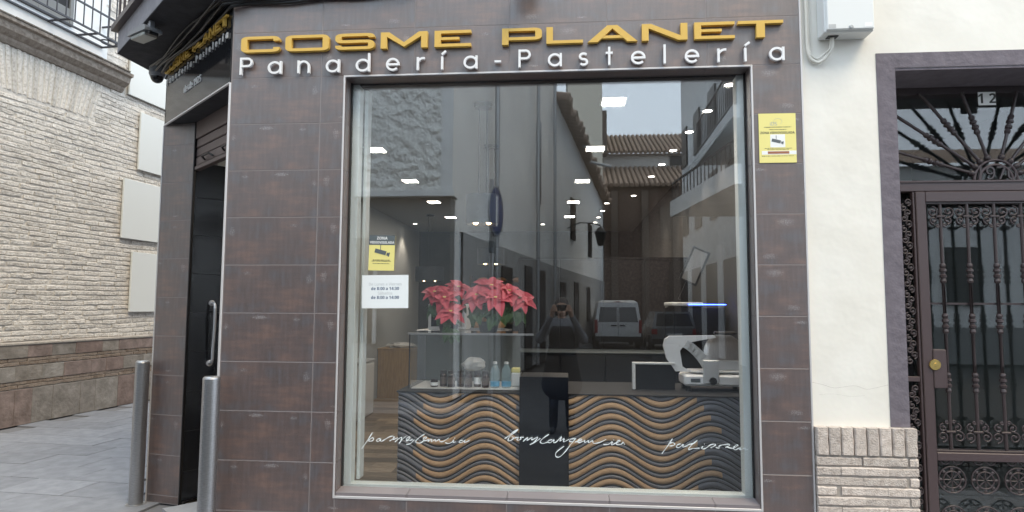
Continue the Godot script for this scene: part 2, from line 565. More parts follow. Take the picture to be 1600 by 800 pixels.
# ---------- tiles of the shop front; one mesh each, its print cut from the texture
func tile_piece(r: Rect2, full: Rect2, z: float, parent: Node, variant: int) -> void:
	var b := MB.new()
	var g := 0.0021
	var ou := Vector2(0.5 * (variant % 2), 0.5 * (variant / 2))
	var u0 := (r.position.x - full.position.x) / full.size.x
	var u1 := (r.end.x - full.position.x) / full.size.x
	var v0 := 1.0 - (r.end.y - full.position.y) / full.size.y
	var v1 := 1.0 - (r.position.y - full.position.y) / full.size.y
	var u := Rect2(ou + Vector2(u0, v0) * 0.5 * 0.98 + Vector2(0.005, 0.005), Vector2(u1 - u0, v1 - v0) * 0.49)
	if (int(full.position.x * 10.0) * 7 + int(full.position.y * 10.0) * 3) % 2 != 0:
		u = Rect2(Vector2(u.end.x, u.position.y), Vector2(-u.size.x, u.size.y))
	var c := r.get_center()
	b.bbox(Vector3(c.x, c.y, z - 0.006), Vector3(r.size.x - 2 * g, r.size.y - 2 * g, 0.012), 0.0012, Basis.IDENTITY, u)
	part("tile", b, M.tile, parent)

func tiles(_x0: float, cols: Array, parent: Node, z: float, rows: Array, hole := Rect2(), top := 3.253) -> void:
	for j in rows:
		for i in cols.size() - 1:
			var full := Rect2(cols[i], top - 0.3 * (j + 1), 0.6, 0.3)
			var r := Rect2(cols[i], full.position.y, cols[i + 1] - cols[i], 0.3)
			if r.position.y < 0.0:
				r = Rect2(r.position.x, 0.004, r.size.x, r.end.y - 0.004)
			var kind: int = (i + (int(j) + 12) % 3 * 2 + (2 if (int(j) + i) % 5 == 0 else 0)) % 4
			if hole.size.x > 0.0 and r.intersects(hole):
				var h := r.intersection(hole)
				for q in [Rect2(r.position.x, r.position.y, h.position.x - r.position.x, r.size.y), Rect2(h.end.x, r.position.y, r.end.x - h.end.x, r.size.y), Rect2(h.position.x, h.end.y, h.size.x, r.end.y - h.end.y), Rect2(h.position.x, r.position.y, h.size.x, h.position.y - r.position.y)]:
					if q.size.x > 0.015 and q.size.y > 0.015:
						tile_piece(q, full, z, parent, kind)
			else:
				tile_piece(r, full, z, parent, kind)

const ANG := 41.0
func diagonal(parent: Node, called: String) -> Node3D:
	var o := Node3D.new()
	o.name = called
	parent.add_child(o)
	o.rotation.y = -deg_to_rad(ANG)
	return o

func shop_front() -> void:
	var s := thing("bakery_building", "corner bakery clad in brown oxidised tiles with one large display window", "building")
	var hole := Rect2(0.757, 0.355, 2.498, 2.59)
	# backing with the window opening
	var gb := MB.new()
	gb.span(Vector3(0, 0, -0.25), Vector3(hole.position.x, 3.62, -0.0009))
	gb.span(Vector3(hole.end.x, 0, -0.25), Vector3(3.545, 3.62, -0.0009))
	gb.span(Vector3(hole.position.x, hole.end.y, -0.25), Vector3(hole.end.x, 3.62, -0.0009))
	gb.span(Vector3(hole.position.x, 0, -0.25), Vector3(hole.end.x, hole.position.y, -0.0009))
	part("wall", gb, M.grout, s)
	tiles(0.0, [0.006, 0.6, 1.2, 1.8, 2.4, 3.0, 3.545], s, 0.0, range(-1, 11), hole)
	# reveal of the window, in tile
	var rv := 0.004
	for q in [[Vector3(hole.position.x, hole.position.y, -0.1), Vector3(hole.position.x + rv, hole.end.y, -0.002)], [Vector3(hole.end.x - rv, hole.position.y, -0.1), Vector3(hole.end.x, hole.end.y, -0.002)]]:
		for j in 9:
			var y0: float = maxf(hole.position.y, 3.253 - 0.3 * (j + 2))
			var y1: float = minf(hole.end.y, 3.253 - 0.3 * (j + 1))
			boxp("reveal_tile", Vector3(q[0].x, y0 + 0.0015, -0.1), Vector3(q[1].x, y1 - 0.0015, -0.003), M.tile, s)
	for i in 5:
		var xa: float = maxf(0.6 * (i + 1), hole.position.x + rv)
		var xb: float = minf(0.6 * (i + 2), hole.end.x - rv)
		boxp("reveal_tile", Vector3(xa + 0.0015, hole.end.y - rv, -0.1), Vector3(xb - 0.0015, hole.end.y, -0.003), M.tile, s)
		var sl := MB.new()
		sl.prism(PackedVector2Array([Vector2(-0.003, 0), Vector2(-0.003, 0.022), Vector2(-0.1, 0.035), Vector2(-0.1, 0)]), xa + 0.0015, xb - 0.0015, Transform3D(Basis(Vector3(0, 0, 1), Vector3(0, 1, 0), Vector3(1, 0, 0)), Vector3(0, hole.position.y, 0)))
		part("sill_tile", sl, M.sill, s)
	# metal edge strip round the opening, 11 mm, standing a little proud
	var w := 0.011
	boxp("edge_strip", Vector3(hole.position.x - w, hole.position.y - w, -0.003), Vector3(hole.position.x, hole.end.y + w, 0.004), M.trim, s, 0.0015)
	boxp("edge_strip", Vector3(hole.end.x, hole.position.y - w, -0.003), Vector3(hole.end.x + w, hole.end.y + w, 0.004), M.trim, s, 0.0015)
	boxp("edge_strip", Vector3(hole.position.x, hole.end.y, -0.003), Vector3(hole.end.x, hole.end.y + w, 0.004), M.trim, s, 0.0015)
	boxp("edge_strip", Vector3(hole.position.x, hole.position.y - w, -0.003), Vector3(hole.end.x, hole.position.y + 0.004, 0.004), M.trim, s, 0.0015)
	boxp("corner_strip", Vector3(-0.012, 0.0, -0.02), Vector3(0.002, 2.93, 0.003), M.trim, s, 0.002)
	boxp("side_strip", Vector3(3.546, 0.0, -0.06), Vector3(3.556, 3.62, 0.002), M.trim, s, 0.001)
	# window frame and double glazing
	var f := Node3D.new()
	f.name = "shop_window"
	s.add_child(f)
	var x0 := hole.position.x + rv
	var x1 := hole.end.x - rv
	var y0 := hole.position.y + 0.036
	var y1 := hole.end.y - rv
	boxp("frame_post", Vector3(x0, y0, -0.20), Vector3(x0 + 0.052, y1, -0.125), M.frame, f, 0.003)
	boxp("frame_post", Vector3(x0 + 0.056, y0 + 0.01, -0.30), Vector3(x0 + 0.078, y1 - 0.01, -0.215), M.frame, f, 0.003)
	boxp("frame_post", Vector3(x1 - 0.052, y0, -0.20), Vector3(x1, y1, -0.125), M.frame, f, 0.003)
	boxp("frame_rail", Vector3(x0, y0 - 0.02, -0.20), Vector3(x1, y0 + 0.008, -0.126), M.frame, f, 0.003)
	boxp("frame_rail", Vector3(x0, y1 - 0.010, -0.20), Vector3(x1, y1 + 0.002, -0.126), M.black, f, 0.003)
	boxp("gasket", Vector3(x0, y0 - 0.001, -0.122), Vector3(x0 + 0.008, y1, -0.098), M.rubber, f)
	boxp("gasket", Vector3(x1 - 0.008, y0 - 0.001, -0.122), Vector3(x1, y1, -0.098), M.rubber, f)
	boxp("glass_pane", Vector3(x0 + 0.002, y0, -0.106), Vector3(x1 - 0.002, y1, -0.100), M.pane, f)
	boxp("glass_pane", Vector3(x0 + 0.002, y0, -0.122), Vector3(x1 - 0.002, y1, -0.116), M.pane, f)
	var fm := MB.new()
	fm.quad(Vector3(x0 + 0.009, y0 + 0.002, -0.124), Vector3(x1 - 0.009, y0 + 0.002, -0.124), Vector3(x1 - 0.009, y1 - 0.002, -0.124), Vector3(x0 + 0.009, y1 - 0.002, -0.124), Vector3(0, 0, 1))
	part("added_mirror_sheet", fm, M.added_pane_mirror, f)  # half mirror sheet added to strengthen the street reflections in the window
	# upper storey and the walls that are out of sight
	var up := MB.new()
	var foot := PackedVector2Array([Vector2(0, 0.02), Vector2(3.545, 0.02), Vector2(3.545, 9.5), Vector2(-1.05, 9.5), Vector2(-1.05, 0.95)])
	up.prism(foot, 3.62, 5.6, Transform3D(Basis(Vector3(1, 0, 0), Vector3(0, 0, -1), Vector3(0, 1, 0)), Vector3.ZERO))
	part("upper_wall", up, M.concrete, s)
	# left side wall along the lane
	var sw := MB.new()
	sw.prism(PackedVector2Array([Vector2(-1.054, 0.93), Vector2(-0.97, 1.0), Vector2(-0.97, 9.5), Vector2(-1.054, 9.5)]), 0.0, 3.62, Transform3D(Basis(Vector3(1, 0, 0), Vector3(0, 0, -1), Vector3(0, 1, 0)), Vector3.ZERO))
	part("side_wall", sw, M.grout, s)
	# pier at the left of the corner door: eleven tiles with metal edges
	var pr := Node3D.new()
	pr.name = "door_pier"
	s.add_child(pr)
	pr.position = Vector3(-1.055, 0, -0.917)
	pr.rotation.y = -deg_to_rad(12.0)
	boxp("pier_core", Vector3(0.002, 0, -0.26), Vector3(0.302, 2.93, -0.0009), M.grout, pr)
	for j in 11:
		var t0 := 2.93 - 0.3 * (j + 1) + 0.13
		var r := Rect2(0.003, maxf(t0, 0.004), 0.300, 0.0)
		r.size.y = minf(t0 + 0.3, 2.928) - r.position.y
		if r.size.y > 0.02:
			tile_piece(r, Rect2(0.003, t0, 0.6, 0.3), 0.0, pr, (j * 3 + 1) % 4)
	boxp("edge_strip", Vector3(-0.008, 0, -0.02), Vector3(0.001, 2.93, 0.003), M.trim, pr, 0.001)
	boxp("edge_strip", Vector3(0.304, 0, -0.03), Vector3(0.312, 2.93, 0.002), M.black, pr, 0.001)
	# corner door bay: soffit, shutter box, shutter, open black door
	var dg := diagonal(s, "door_bay")
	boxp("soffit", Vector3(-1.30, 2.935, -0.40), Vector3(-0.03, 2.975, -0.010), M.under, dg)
	boxp("soffit_strip", Vector3(-1.385, 2.925, -0.009), Vector3(-0.014, 2.937, 0.006), M.trim, dg, 0.001)
	boxp("shutter_box", Vector3(-1.16, 2.80, -0.30), Vector3(-0.06, 2.934, -0.155), M.shutter, dg, 0.003)
	var y := 2.797
	for k in 3:
		boxp("shutter_slat", Vector3(-1.16, y - 0.068, -0.195), Vector3(-0.06, y, -0.165 - 0.004 * (k % 2)), M.shutter, dg, 0.006)
		y -= 0.072
	boxp("shutter_bar", Vector3(-1.16, y - 0.03, -0.20), Vector3(-0.06, y, -0.155), M.shutter, dg, 0.003)
	for hx in [-0.42, -0.82]:
		var lt := MB.new()
		lt.tube([Vector3(hx - 0.09, 2.60, -0.158), Vector3(hx - 0.07, 2.62, -0.13), Vector3(hx + 0.07, 2.62, -0.13), Vector3(hx + 0.09, 2.60, -0.158)], 0.008, 6)
		part("shutter_handle", lt, M.black, dg)
	boxp("threshold", Vector3(-1.06, 0.0, -0.30), Vector3(-0.02, 0.02, -0.02), M.pavement, dg)
	boxp("right_jamb", Vector3(-0.016, 0.02, -0.18), Vector3(0.03, 2.93, -0.03), M.black, dg)
	# door leaf swung open along the left jamb
	var lf := Node3D.new()
	lf.name = "door_leaf"
	s.add_child(lf)
	lf.position = Vector3(-0.752, 0, -0.865)
	lf.rotation.y = deg_to_rad(52.0)
	boxp("leaf_panel", Vector3(0.0, 0.022, -0.05), Vector3(0.9, 2.62, 0.0), M.leaf_black, lf, 0.002)
	for k in 8:
		boxp("leaf_joint", Vector3(0.0, 0.24 + 0.3 * k, 0.0), Vector3(0.9, 0.243 + 0.3 * k, 0.0015), M.black_matt, lf)
	var hd := MB.new()
	hd.tube([Vector3(0.172, 1.515, 0.0), Vector3(0.172, 1.515, 0.05), Vector3(0.172, 1.500, 0.068), Vector3(0.172, 1.465, 0.075), Vector3(0.172, 1.315, 0.075), Vector3(0.172, 1.165, 0.06), Vector3(0.172, 1.085, 0.06), Vector3(0.172, 1.055, 0.05), Vector3(0.172, 1.045, 0.0)], 0.0115, 10)
	for yy in [1.515, 1.045]:
		hd.lathe([Vector2(0, 0), Vector2(0.024, 0), Vector2(0.024, 0.008), Vector2(0.012, 0.012)], 14, Transform3D(Basis(Vector3(1, 0, 0), Vector3(0, 0, 1), Vector3(0, -1, 0)), Vector3(0.172, yy, 0)))
	part("pull_handle", hd, M.chrome, lf)
	# balcony slab over the corner
	var bl := MB.new()
	var poly := PackedVector2Array([Vector2(-1.383, 0.776), Vector2(-0.468, -0.036), Vector2(-0.26, -0.21), Vector2(-0.04, -0.005), Vector2(-0.06, 0.10), Vector2(-1.36, 1.381)])
	bl.prism(poly, 3.48, 3.652, Transform3D(Basis(Vector3(1, 0, 0), Vector3(0, 0, -1), Vector3(0, 1, 0)), Vector3.ZERO))
	part("balcony_slab", bl, M.concrete, s)
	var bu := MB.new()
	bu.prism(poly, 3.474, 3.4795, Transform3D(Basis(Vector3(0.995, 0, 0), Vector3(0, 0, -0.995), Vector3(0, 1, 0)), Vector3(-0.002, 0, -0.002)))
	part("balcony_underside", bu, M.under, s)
	var lip := MB.new()
	lip.bar(Vector3(-1.41, 3.675, -0.785), Vector3(-0.45, 3.675, 0.065), 0.07, 0.045)
	part("balcony_edge", lip, M.iron, s)
	for k in 9:
		var rb := MB.new()
		var q := Vector3(-1.36, 3.69, -0.75).lerp(Vector3(-0.47, 3.69, 0.04), k / 8.0)
		rb.tube([q, q + Vector3(0, 0.95, 0)], 0.009, 6)
		part("balcony_baluster", rb, M.iron, s)

func wide_word(parent: Node, m: Material, sx: float, h: float, y: float, x_off: float, z0: float, z1: float) -> void:
	for q in [["C", 0.075, 0.33], ["O", 0.369, 0.654], ["S", 0.696, 0.949], ["M", 0.99, 1.288], ["E", 1.333, 1.563], ["P", 1.757, 2.003], ["L", 2.031, 2.255], ["A", 2.283, 2.584], ["N", 2.611, 2.882], ["E", 2.923, 3.16], ["T", 3.179, 3.443]]:
		part("letter_" + q[0].to_lower(), wide_letter(q[0], Vector2(x_off + q[1] * sx, y), (q[2] - q[1]) * sx, h, z0, z1), m, parent)

func thin_word(parent: Node, m: Material, sx: float, xh: float, st: float, y: float, x_off: float, z0: float, z1: float) -> void:
	for q in [["P", 0.071, 0.154], ["a", 0.256, 0.348], ["n", 0.452, 0.533], ["a", 0.637, 0.728], ["d", 0.831, 0.923], ["e", 1.026, 1.112], ["r", 1.222, 1.262], ["i", 1.376, 1.406], ["a", 1.517, 1.605], ["-", 1.711, 1.751], ["P", 1.859, 1.935], ["a", 2.04, 2.126], ["s", 2.229, 2.286], ["t", 2.392, 2.435], ["e", 2.544, 2.631], ["l", 2.738, 2.752], ["e", 2.864, 2.949], ["r", 3.056, 3.099], ["i", 3.213, 3.245], ["a", 3.358, 3.446]]:
		part("letter_" + ("dash" if q[0] == "-" else q[0].to_lower()), thin_letter(q[0], Vector2(x_off + q[1] * sx, y), (q[2] - q[1]) * sx, xh, st, z0, z1), m, parent)

func shop_signs() -> void:
	var a := thing("shop_sign", "gold extended capitals reading COSME PLANET above the display window", "sign")
	wide_word(a, M.gold, 1.0, 0.104, 3.112, 0.0, 0.004, 0.032)
	var b := thing("shop_sign", "white rounded letters reading Panadería-Pastelería beneath the gold capitals", "sign")
	thin_word(b, M.white_letter, 1.0, 0.083, 0.0135, 2.968, 0.0, 0.012, 0.030)
	# the black board over the corner door
	var c := thing("corner_sign_board", "glossy black sign board over the corner door with gold and white lettering", "sign", Vector3.ZERO, -deg_to_rad(ANG))
	boxp("board", Vector3(-1.385, 2.938, -0.012), Vector3(-0.012, 3.50, 0.002), M.black_gloss, c, 0.002)
	for k in [1, 2]:
		boxp("board_strip", Vector3(-1.386 if k == 1 else -0.012, 2.94, -0.012), Vector3(-1.382 if k == 1 else -0.008, 3.50, 0.0035), M.black, c)
	wide_word(c, M.gold, 0.388, 0.064, 3.335, -1.40, 0.006, 0.024)
	thin_word(c, M.white_letter, 0.383, 0.036, 0.0065, 3.245, -1.385, 0.005, 0.012)
	text("desde 1925", 0.072, 0.006, M.white_letter, c, Vector3(-0.745, 3.105, 0.006))

func tiny_line(b: MB, x0: float, x1: float, y: float, h: float, z: float, sd: int) -> void:
	var r := RandomNumberGenerator.new()
	r.seed = sd
	var x := x0
	while x < x1:
		var w := r.randf_range(0.003, 0.010)
		b.box(Vector3(x + w / 2, y, z), Vector3(minf(w, x1 - x), h * r.randf_range(0.7, 1.0), 0.0006))
		x += w + r.randf_range(0.0012, 0.004)

func camera_picture(b: MB, at: Vector3, s: float) -> void:
	var bs := Basis(Vector3(0, 0, 1), deg_to_rad(-14.0))
	b.box(at, Vector3(0.62, 0.22, 0.0) * s + Vector3(0, 0, 0.0008), bs)
	b.box(at + Vector3(0.38, -0.12, 0) * s, Vector3(0.10, 0.16, 0.0) * s + Vector3(0, 0, 0.0008), bs)
	b.box(at + Vector3(0.46, -0.14, 0) * s, Vector3(0.06, 0.22, 0.0) * s + Vector3(0, 0, 0.0007), bs)
	b.box(at + Vector3(0.0, 0.24, 0) * s, Vector3(0.035, 0.30, 0.0) * s + Vector3(0, 0, 0.0006))

func notices() -> void:
	# yellow plate on the tiles
	var p := thing("security_plate", "yellow video surveillance plate screwed to the tiles right of the window", "sign", Vector3(3.400, 2.505, 0.004))
	boxp("plate", Vector3(-0.107, -0.149, -0.003), Vector3(0.107, 0.149, 0.0), M.yellow, p, 0.0008)
	var z := 0.0004
	boxp("white_field", Vector3(-0.042, -0.056, 0), Vector3(0.043, 0.022, z), M.white_print, p)
	boxp("white_field", Vector3(-0.092, -0.099, 0), Vector3(0.106, -0.077, z), M.white_print, p)
	boxp("brown_bar", Vector3(-0.058, -0.095, 0), Vector3(0.065, -0.080, z * 2), M.brown_print, p)
	var pic := MB.new()
	camera_picture(pic, Vector3(-0.008, -0.018, 0.0006), 0.085)
	part("camera_print", pic, M.slate_print, p)
	text("ZONA VIDEOVIGILADA", 0.0185, 0.0005, M.dark_print, p, Vector3(0, 0.032, 0.0004), "lettering", true)
	text("iDS", 0.030, 0.0005, M.grey_print, p, Vector3(-0.022, 0.086, 0.0004))
	var ring := MB.new()
	ring.stroke(arc(Vector2(0.004, 0.100), Vector2(0.024, 0.018), -60, 230, 24), 0.001, 0.0002, 0.0008)
	part("logo_ring", ring, M.grey_print, p)
	var ln := MB.new()
	tiny_line(ln, -0.075, 0.078, 0.066, 0.004, 0.0004, 1)
	tiny_line(ln, -0.045, 0.050, 0.051, 0.004, 0.0004, 2)
	tiny_line(ln, -0.075, 0.080, -0.062, 0.003, 0.0004, 3)
	tiny_line(ln, -0.060, 0.062, -0.069, 0.003, 0.0004, 4)
	tiny_line(ln, -0.092, 0.094, -0.108, 0.003, 0.0004, 5)
	part("small_print", ln, M.dark_print, p)
	# sticker inside the glass
	var s := thing("security_sticker", "yellow and grey camera surveillance sticker on the window glass", "sticker", Vector3(0.987, 1.835, -0.0985))
	s.rotation.z = deg_to_rad(-1.0)
	boxp("sheet", Vector3(-0.083, -0.112, -0.0012), Vector3(0.083, 0.112, 0.0), M.yellow, s)
	boxp("grey_head", Vector3(-0.083, 0.050, 0.0), Vector3(0.083, 0.112, 0.0004), M.slate_print, s)
	text("ZONA", 0.025, 0.0005, M.white_print, s, Vector3(0, 0.093, 0.0005), "lettering", true)
	text("VIDEOVIGILADA", 0.0205, 0.0005, M.white_print, s, Vector3(0, 0.066, 0.0005), "lettering", true)
	var p2 := MB.new()
	camera_picture(p2, Vector3(-0.008, 0.006, 0.0005), 0.12)
	part("camera_print", p2, M.slate_print, s)
	var l2 := MB.new()
	tiny_line(l2, -0.055, 0.055, -0.046, 0.005, 0.0004, 6)
	tiny_line(l2, -0.062, 0.060, -0.053, 0.004, 0.0004, 7)
	tiny_line(l2, -0.055, 0.052, -0.068, 0.004, 0.0004, 8)
	part("small_print", l2, M.dark_print, s)
	# sheet with the opening hours
	var h := thing("opening_hours_sheet", "white paper sheet with opening hours taped to the window glass", "paper", Vector3(1.014, 1.590, -0.0985))
	h.rotation.z = deg_to_rad(0.6)
	boxp("sheet", Vector3(-0.149, -0.104, -0.001), Vector3(0.149, 0.104, 0.0), M.paper, h)
	text("De Lunes a Viernes", 0.025, 0.0004, M.faint_print, h, Vector3(0, 0.047, 0.0003))
	text("de 8:00 a 14:30", 0.026, 0.0004, M.blue_print, h, Vector3(0, 0.019, 0.0003), "lettering", true)
	text("Sábados", 0.025, 0.0004, M.faint_print, h, Vector3(0, -0.010, 0.0003))
	text("de 8:00 a 14:00", 0.026, 0.0004, M.blue_print, h, Vector3(0, -0.037, 0.0003), "lettering", true)

const WORDS := [[[0.953,0.718,0.922,0.668,0.887,0.619],[0.929,0.668,0.939,0.678,0.953,0.686,0.962,0.679,0.955,0.669,0.939,0.665,0.929,0.667],[1.002,0.682,0.986,0.679,0.980,0.670,0.990,0.664,1.003,0.675,1.008,0.682,1.005,0.669,1.015,0.667,1.030,0.676,1.055,0.691,1.080,0.699,1.091,0.694,1.081,0.682,1.063,0.669],[1.081,0.677,1.101,0.684,1.112,0.690],[1.096,0.663,1.116,0.682,1.138,0.693,1.131,0.667],[1.122,0.655,1.139,0.678,1.162,0.698],[1.166,0.671,1.186,0.686,1.189,0.696,1.172,0.691,1.168,0.674,1.187,0.674,1.206,0.681],[1.167,0.650,1.192,0.656,1.217,0.680],[1.281,0.715,1.256,0.700,1.228,0.675,1.232,0.662,1.262,0.664,1.282,0.686,1.294,0.695,1.284,0.698,1.273,0.687,1.278,0.674,1.302,0.682],[1.309,0.687,1.303,0.670,1.324,0.686,1.324,0.670,1.347,0.684,1.350,0.672,1.372,0.686,1.378,0.673,1.397,0.674,1.431,0.697],[1.409,0.667,1.431,0.662,1.456,0.674,1.462,0.687,1.459,0.671,1.476,0.674],[1.467,0.697,1.470,0.694],[1.518,0.684,1.501,0.680,1.496,0.672,1.511,0.670,1.531,0.682,1.529,0.670,1.560,0.683]], [[1.775,0.699,1.798,0.714,1.829,0.740,1.857,0.757,1.847,0.745,1.809,0.715,1.796,0.688,1.814,0.690,1.830,0.704,1.819,0.712],[1.834,0.704,1.860,0.709,1.851,0.696,1.859,0.691,1.876,0.701,1.869,0.709,1.892,0.710],[1.888,0.685,1.917,0.710,1.912,0.692,1.943,0.711,1.941,0.695,1.978,0.714,1.957,0.684,1.929,0.667],[1.929,0.667,1.962,0.683,1.993,0.706],[2.045,0.731,2.013,0.709,1.992,0.686,2.008,0.676,2.040,0.686],[2.065,0.700,2.045,0.695,2.039,0.685,2.054,0.682,2.075,0.699,2.073,0.682,2.092,0.689,2.121,0.720,2.111,0.692,2.136,0.708,2.133,0.688,2.165,0.704],[2.201,0.709,2.176,0.705,2.169,0.692,2.190,0.692,2.207,0.711,2.175,0.673,2.145,0.633,2.111,0.600,2.087,0.601,2.090,0.626,2.136,0.663],[2.201,0.688,2.243,0.702,2.232,0.707,2.217,0.694,2.226,0.686,2.256,0.697],[2.261,0.703,2.260,0.687,2.282,0.699,2.282,0.686,2.307,0.699,2.312,0.684,2.347,0.689,2.388,0.709],[2.371,0.677,2.401,0.680,2.424,0.696,2.420,0.676,2.441,0.687,2.471,0.700,2.461,0.704,2.446,0.689,2.456,0.679,2.479,0.684,2.489,0.695,2.496,0.680],[2.431,0.708,2.434,0.705]], [[2.779,0.722,2.749,0.677,2.716,0.633],[2.764,0.694,2.779,0.699,2.791,0.693,2.789,0.685,2.773,0.679,2.758,0.679],[2.826,0.693,2.807,0.686,2.802,0.673,2.818,0.672,2.841,0.690,2.839,0.674,2.866,0.683],[2.924,0.715,2.889,0.687,2.872,0.661,2.896,0.667,2.935,0.670],[2.866,0.686,2.913,0.702],[2.956,0.682,2.948,0.669,2.960,0.666,2.976,0.673,3.000,0.691,3.026,0.696,3.027,0.689,3.008,0.677,3.000,0.674],[2.964,0.696,2.966,0.694],[3.030,0.676,3.049,0.673,3.049,0.684,3.069,0.692,3.104,0.697,3.108,0.689,3.085,0.677],[3.096,0.679,3.129,0.674,3.156,0.690,3.152,0.695,3.133,0.679,3.140,0.665,3.163,0.675,3.173,0.680,3.169,0.666,3.196,0.676,3.201,0.666,3.216,0.670]]]
func window_script() -> void:
	var what := ["handwritten white script beginning with p over the wood floor", "handwritten white script boulangerie across the black podium", "handwritten white script beginning patisse at the right window post"]
	for i in 3:
		var o := thing("window_script", what[i], "lettering", Vector3.ZERO, 0.0, "white words on the shop window")
		for s in WORDS[i]:
			var b := MB.new()
			var p := smooth3(s, -0.0985)
			var r := []
			for k in p.size():
				r.append(0.0026 + 0.0009 * sin(k * 0.7))
			b.tube(p, r, 6)
			var q := part("pen_stroke", b, M.vinyl, o)
			q.scale = Vector3(1, 1, 0.25)
			q.position.z = -0.0985 * 0.75 + 0.0004

func street_furniture() -> void:
	var spots := [[Vector3(-1.088, 0, -0.845), "brushed steel bollard standing left of the tiled door pier"], [Vector3(0.022, 0, 0.12), "brushed steel bollard standing in front of the white corner strip"]]
	for q in spots:
		var o := thing("bollard", q[1], "bollard", q[0], 0.0, "steel bollards at the corner door")
		var b := MB.new()
		b.lathe([Vector2(0.050, 0.0), Vector2(0.050, 1.058), Vector2(0.047, 1.066)], 40)
		part("post", b, M.bollard, o)
		var c := MB.new()
		c.lathe([Vector2(0.047, 1.0662), Vector2(0.040, 1.072), Vector2(0.0, 1.074)], 40)
		part("cap", c, M.steel, o)
		var d := MB.new()
		d.lathe([Vector2(0.0, 0.0), Vector2(0.068, 0.0), Vector2(0.068, 0.005), Vector2(0.051, 0.007)], 30)
		part("base_ring", d, M.steel, o)
	# flood lamp under the balcony
	var fl := thing("flood_lamp", "grey flood lamp hanging under the dark balcony over the corner", "lamp", Vector3(-0.80, 3.392, -0.28))
	fl.scale = Vector3.ONE * 0.85
	fl.rotation.y = deg_to_rad(-28.0)
	var hb := MB.new()
	hb.prism(PackedVector2Array([Vector2(-0.16, 0.0), Vector2(-0.13, 0.035), Vector2(0.10, 0.048), Vector2(0.13, 0.02), Vector2(0.13, 0.0)]), -0.07, 0.07)
	part("housing", hb, M.lamp_grey, fl)
	boxp("lamp_glass", Vector3(-0.13, -0.030, -0.055), Vector3(0.08, -0.0005, 0.055), M.lamp_lens, fl, 0.006)
	boxp("driver_box", Vector3(0.082, -0.03, -0.04), Vector3(0.13, -0.0005, 0.04), M.black, fl, 0.004)
	boxp("bracket", Vector3(0.075, 0.04, -0.02), Vector3(0.105, 0.096, 0.02), M.lamp_grey, fl, 0.003)
	boxp("bracket", Vector3(0.04, 0.049, -0.008), Vector3(0.074, 0.09, 0.008), M.lamp_grey, fl, 0.002)
	# dome camera
	var dc := thing("dome_camera", "black dome surveillance camera beside the corner sign board", "camera", Vector3(-1.235, 3.385, -1.06))
	dc.scale = Vector3.ONE * 0.82
	var d1 := MB.new()
	d1.lathe([Vector2(0.0, 0.10), Vector2(0.075, 0.095), Vector2(0.078, 0.03), Vector2(0.066, 0.0)], 24)
	part("camera_body", d1, M.lamp_grey, dc)
	var d2 := MB.new()
	var pf := []
	for k in 9:
		var a := PI / 2 * k / 8.0
		pf.append(Vector2(0.062 * sin(a), -0.062 * cos(a)))
	d2.lathe(pf, 24)
	part("dome", d2, M.black_gloss, dc)
	boxp("mount", Vector3(-0.02, 0.096, -0.02), Vector3(0.02, 0.108, 0.02), M.black, dc)
	# cable bundle over the sign
	rng.seed = 77
	var names := ["thick black cable drooping over the corner sign board from the camera", "thin black cable lying along the top of the corner sign board", "slack black cable crossing in front of the balcony underside", "black cable running highest under the balcony slab", "black cable curling down towards the dome camera", "loose black cable hanging lowest over the sign letters"]
	for i in 6:
		var p := []
		for k in 16:
			var f := k / 15.0
			var s := lerpf(-1.40, 0.02, f)
			var out := 0.03 + 0.035 * (i % 3) + 0.02 * sin(f * 6.0 + i)
			var y := 3.415 + 0.012 * i - 0.05 * pow(1.0 - f, 2.0) * (1.0 + 0.5 * (i % 2)) + 0.012 * sin(f * 9.0 + i * 1.7) + rng.randf_range(-0.004, 0.004)
			y -= 0.045 * sin(PI * f) * (1.0 if i == 5 else 0.35)
			p.append(Vector3(s * cos(deg_to_rad(ANG)) - out * sin(deg_to_rad(ANG)), y, s * sin(deg_to_rad(ANG)) + out * cos(deg_to_rad(ANG))))
		for k in range(1, 12):
			var x := 0.10 * k * (1.0 + 0.03 * i)
			p.append(Vector3(x, 3.432 + 0.011 * i + 0.0035 * k + 0.006 * sin(k * 1.3 + i), 0.02 + 0.014 * (i % 3)))
		var b := MB.new()
		b.tube(p, [0.011, 0.007, 0.008, 0.013, 0.007, 0.006][i], 7)
		tag(part("cable", b, M.black, self), names[i], "cable", "black cables over the corner sign")
	# spot lamp over the middle of the window, only its foot is in view
	var sp := thing("sign_spot_lamp", "black spot lamp at the top edge above the gold capitals", "lamp", Vector3(1.905, 3.43, 0.14))
	var sb := MB.new()
	sb.lathe([Vector2(0.0, -0.03), Vector2(0.05, -0.028), Vector2(0.062, 0.0), Vector2(0.062, 0.10), Vector2(0.0, 0.12)], 20)
	part("lamp_head", sb, M.black, sp)
	boxp("lamp_arm", Vector3(-0.012, 0.10, -0.138), Vector3(0.012, 0.125, 0.0), M.black, sp)

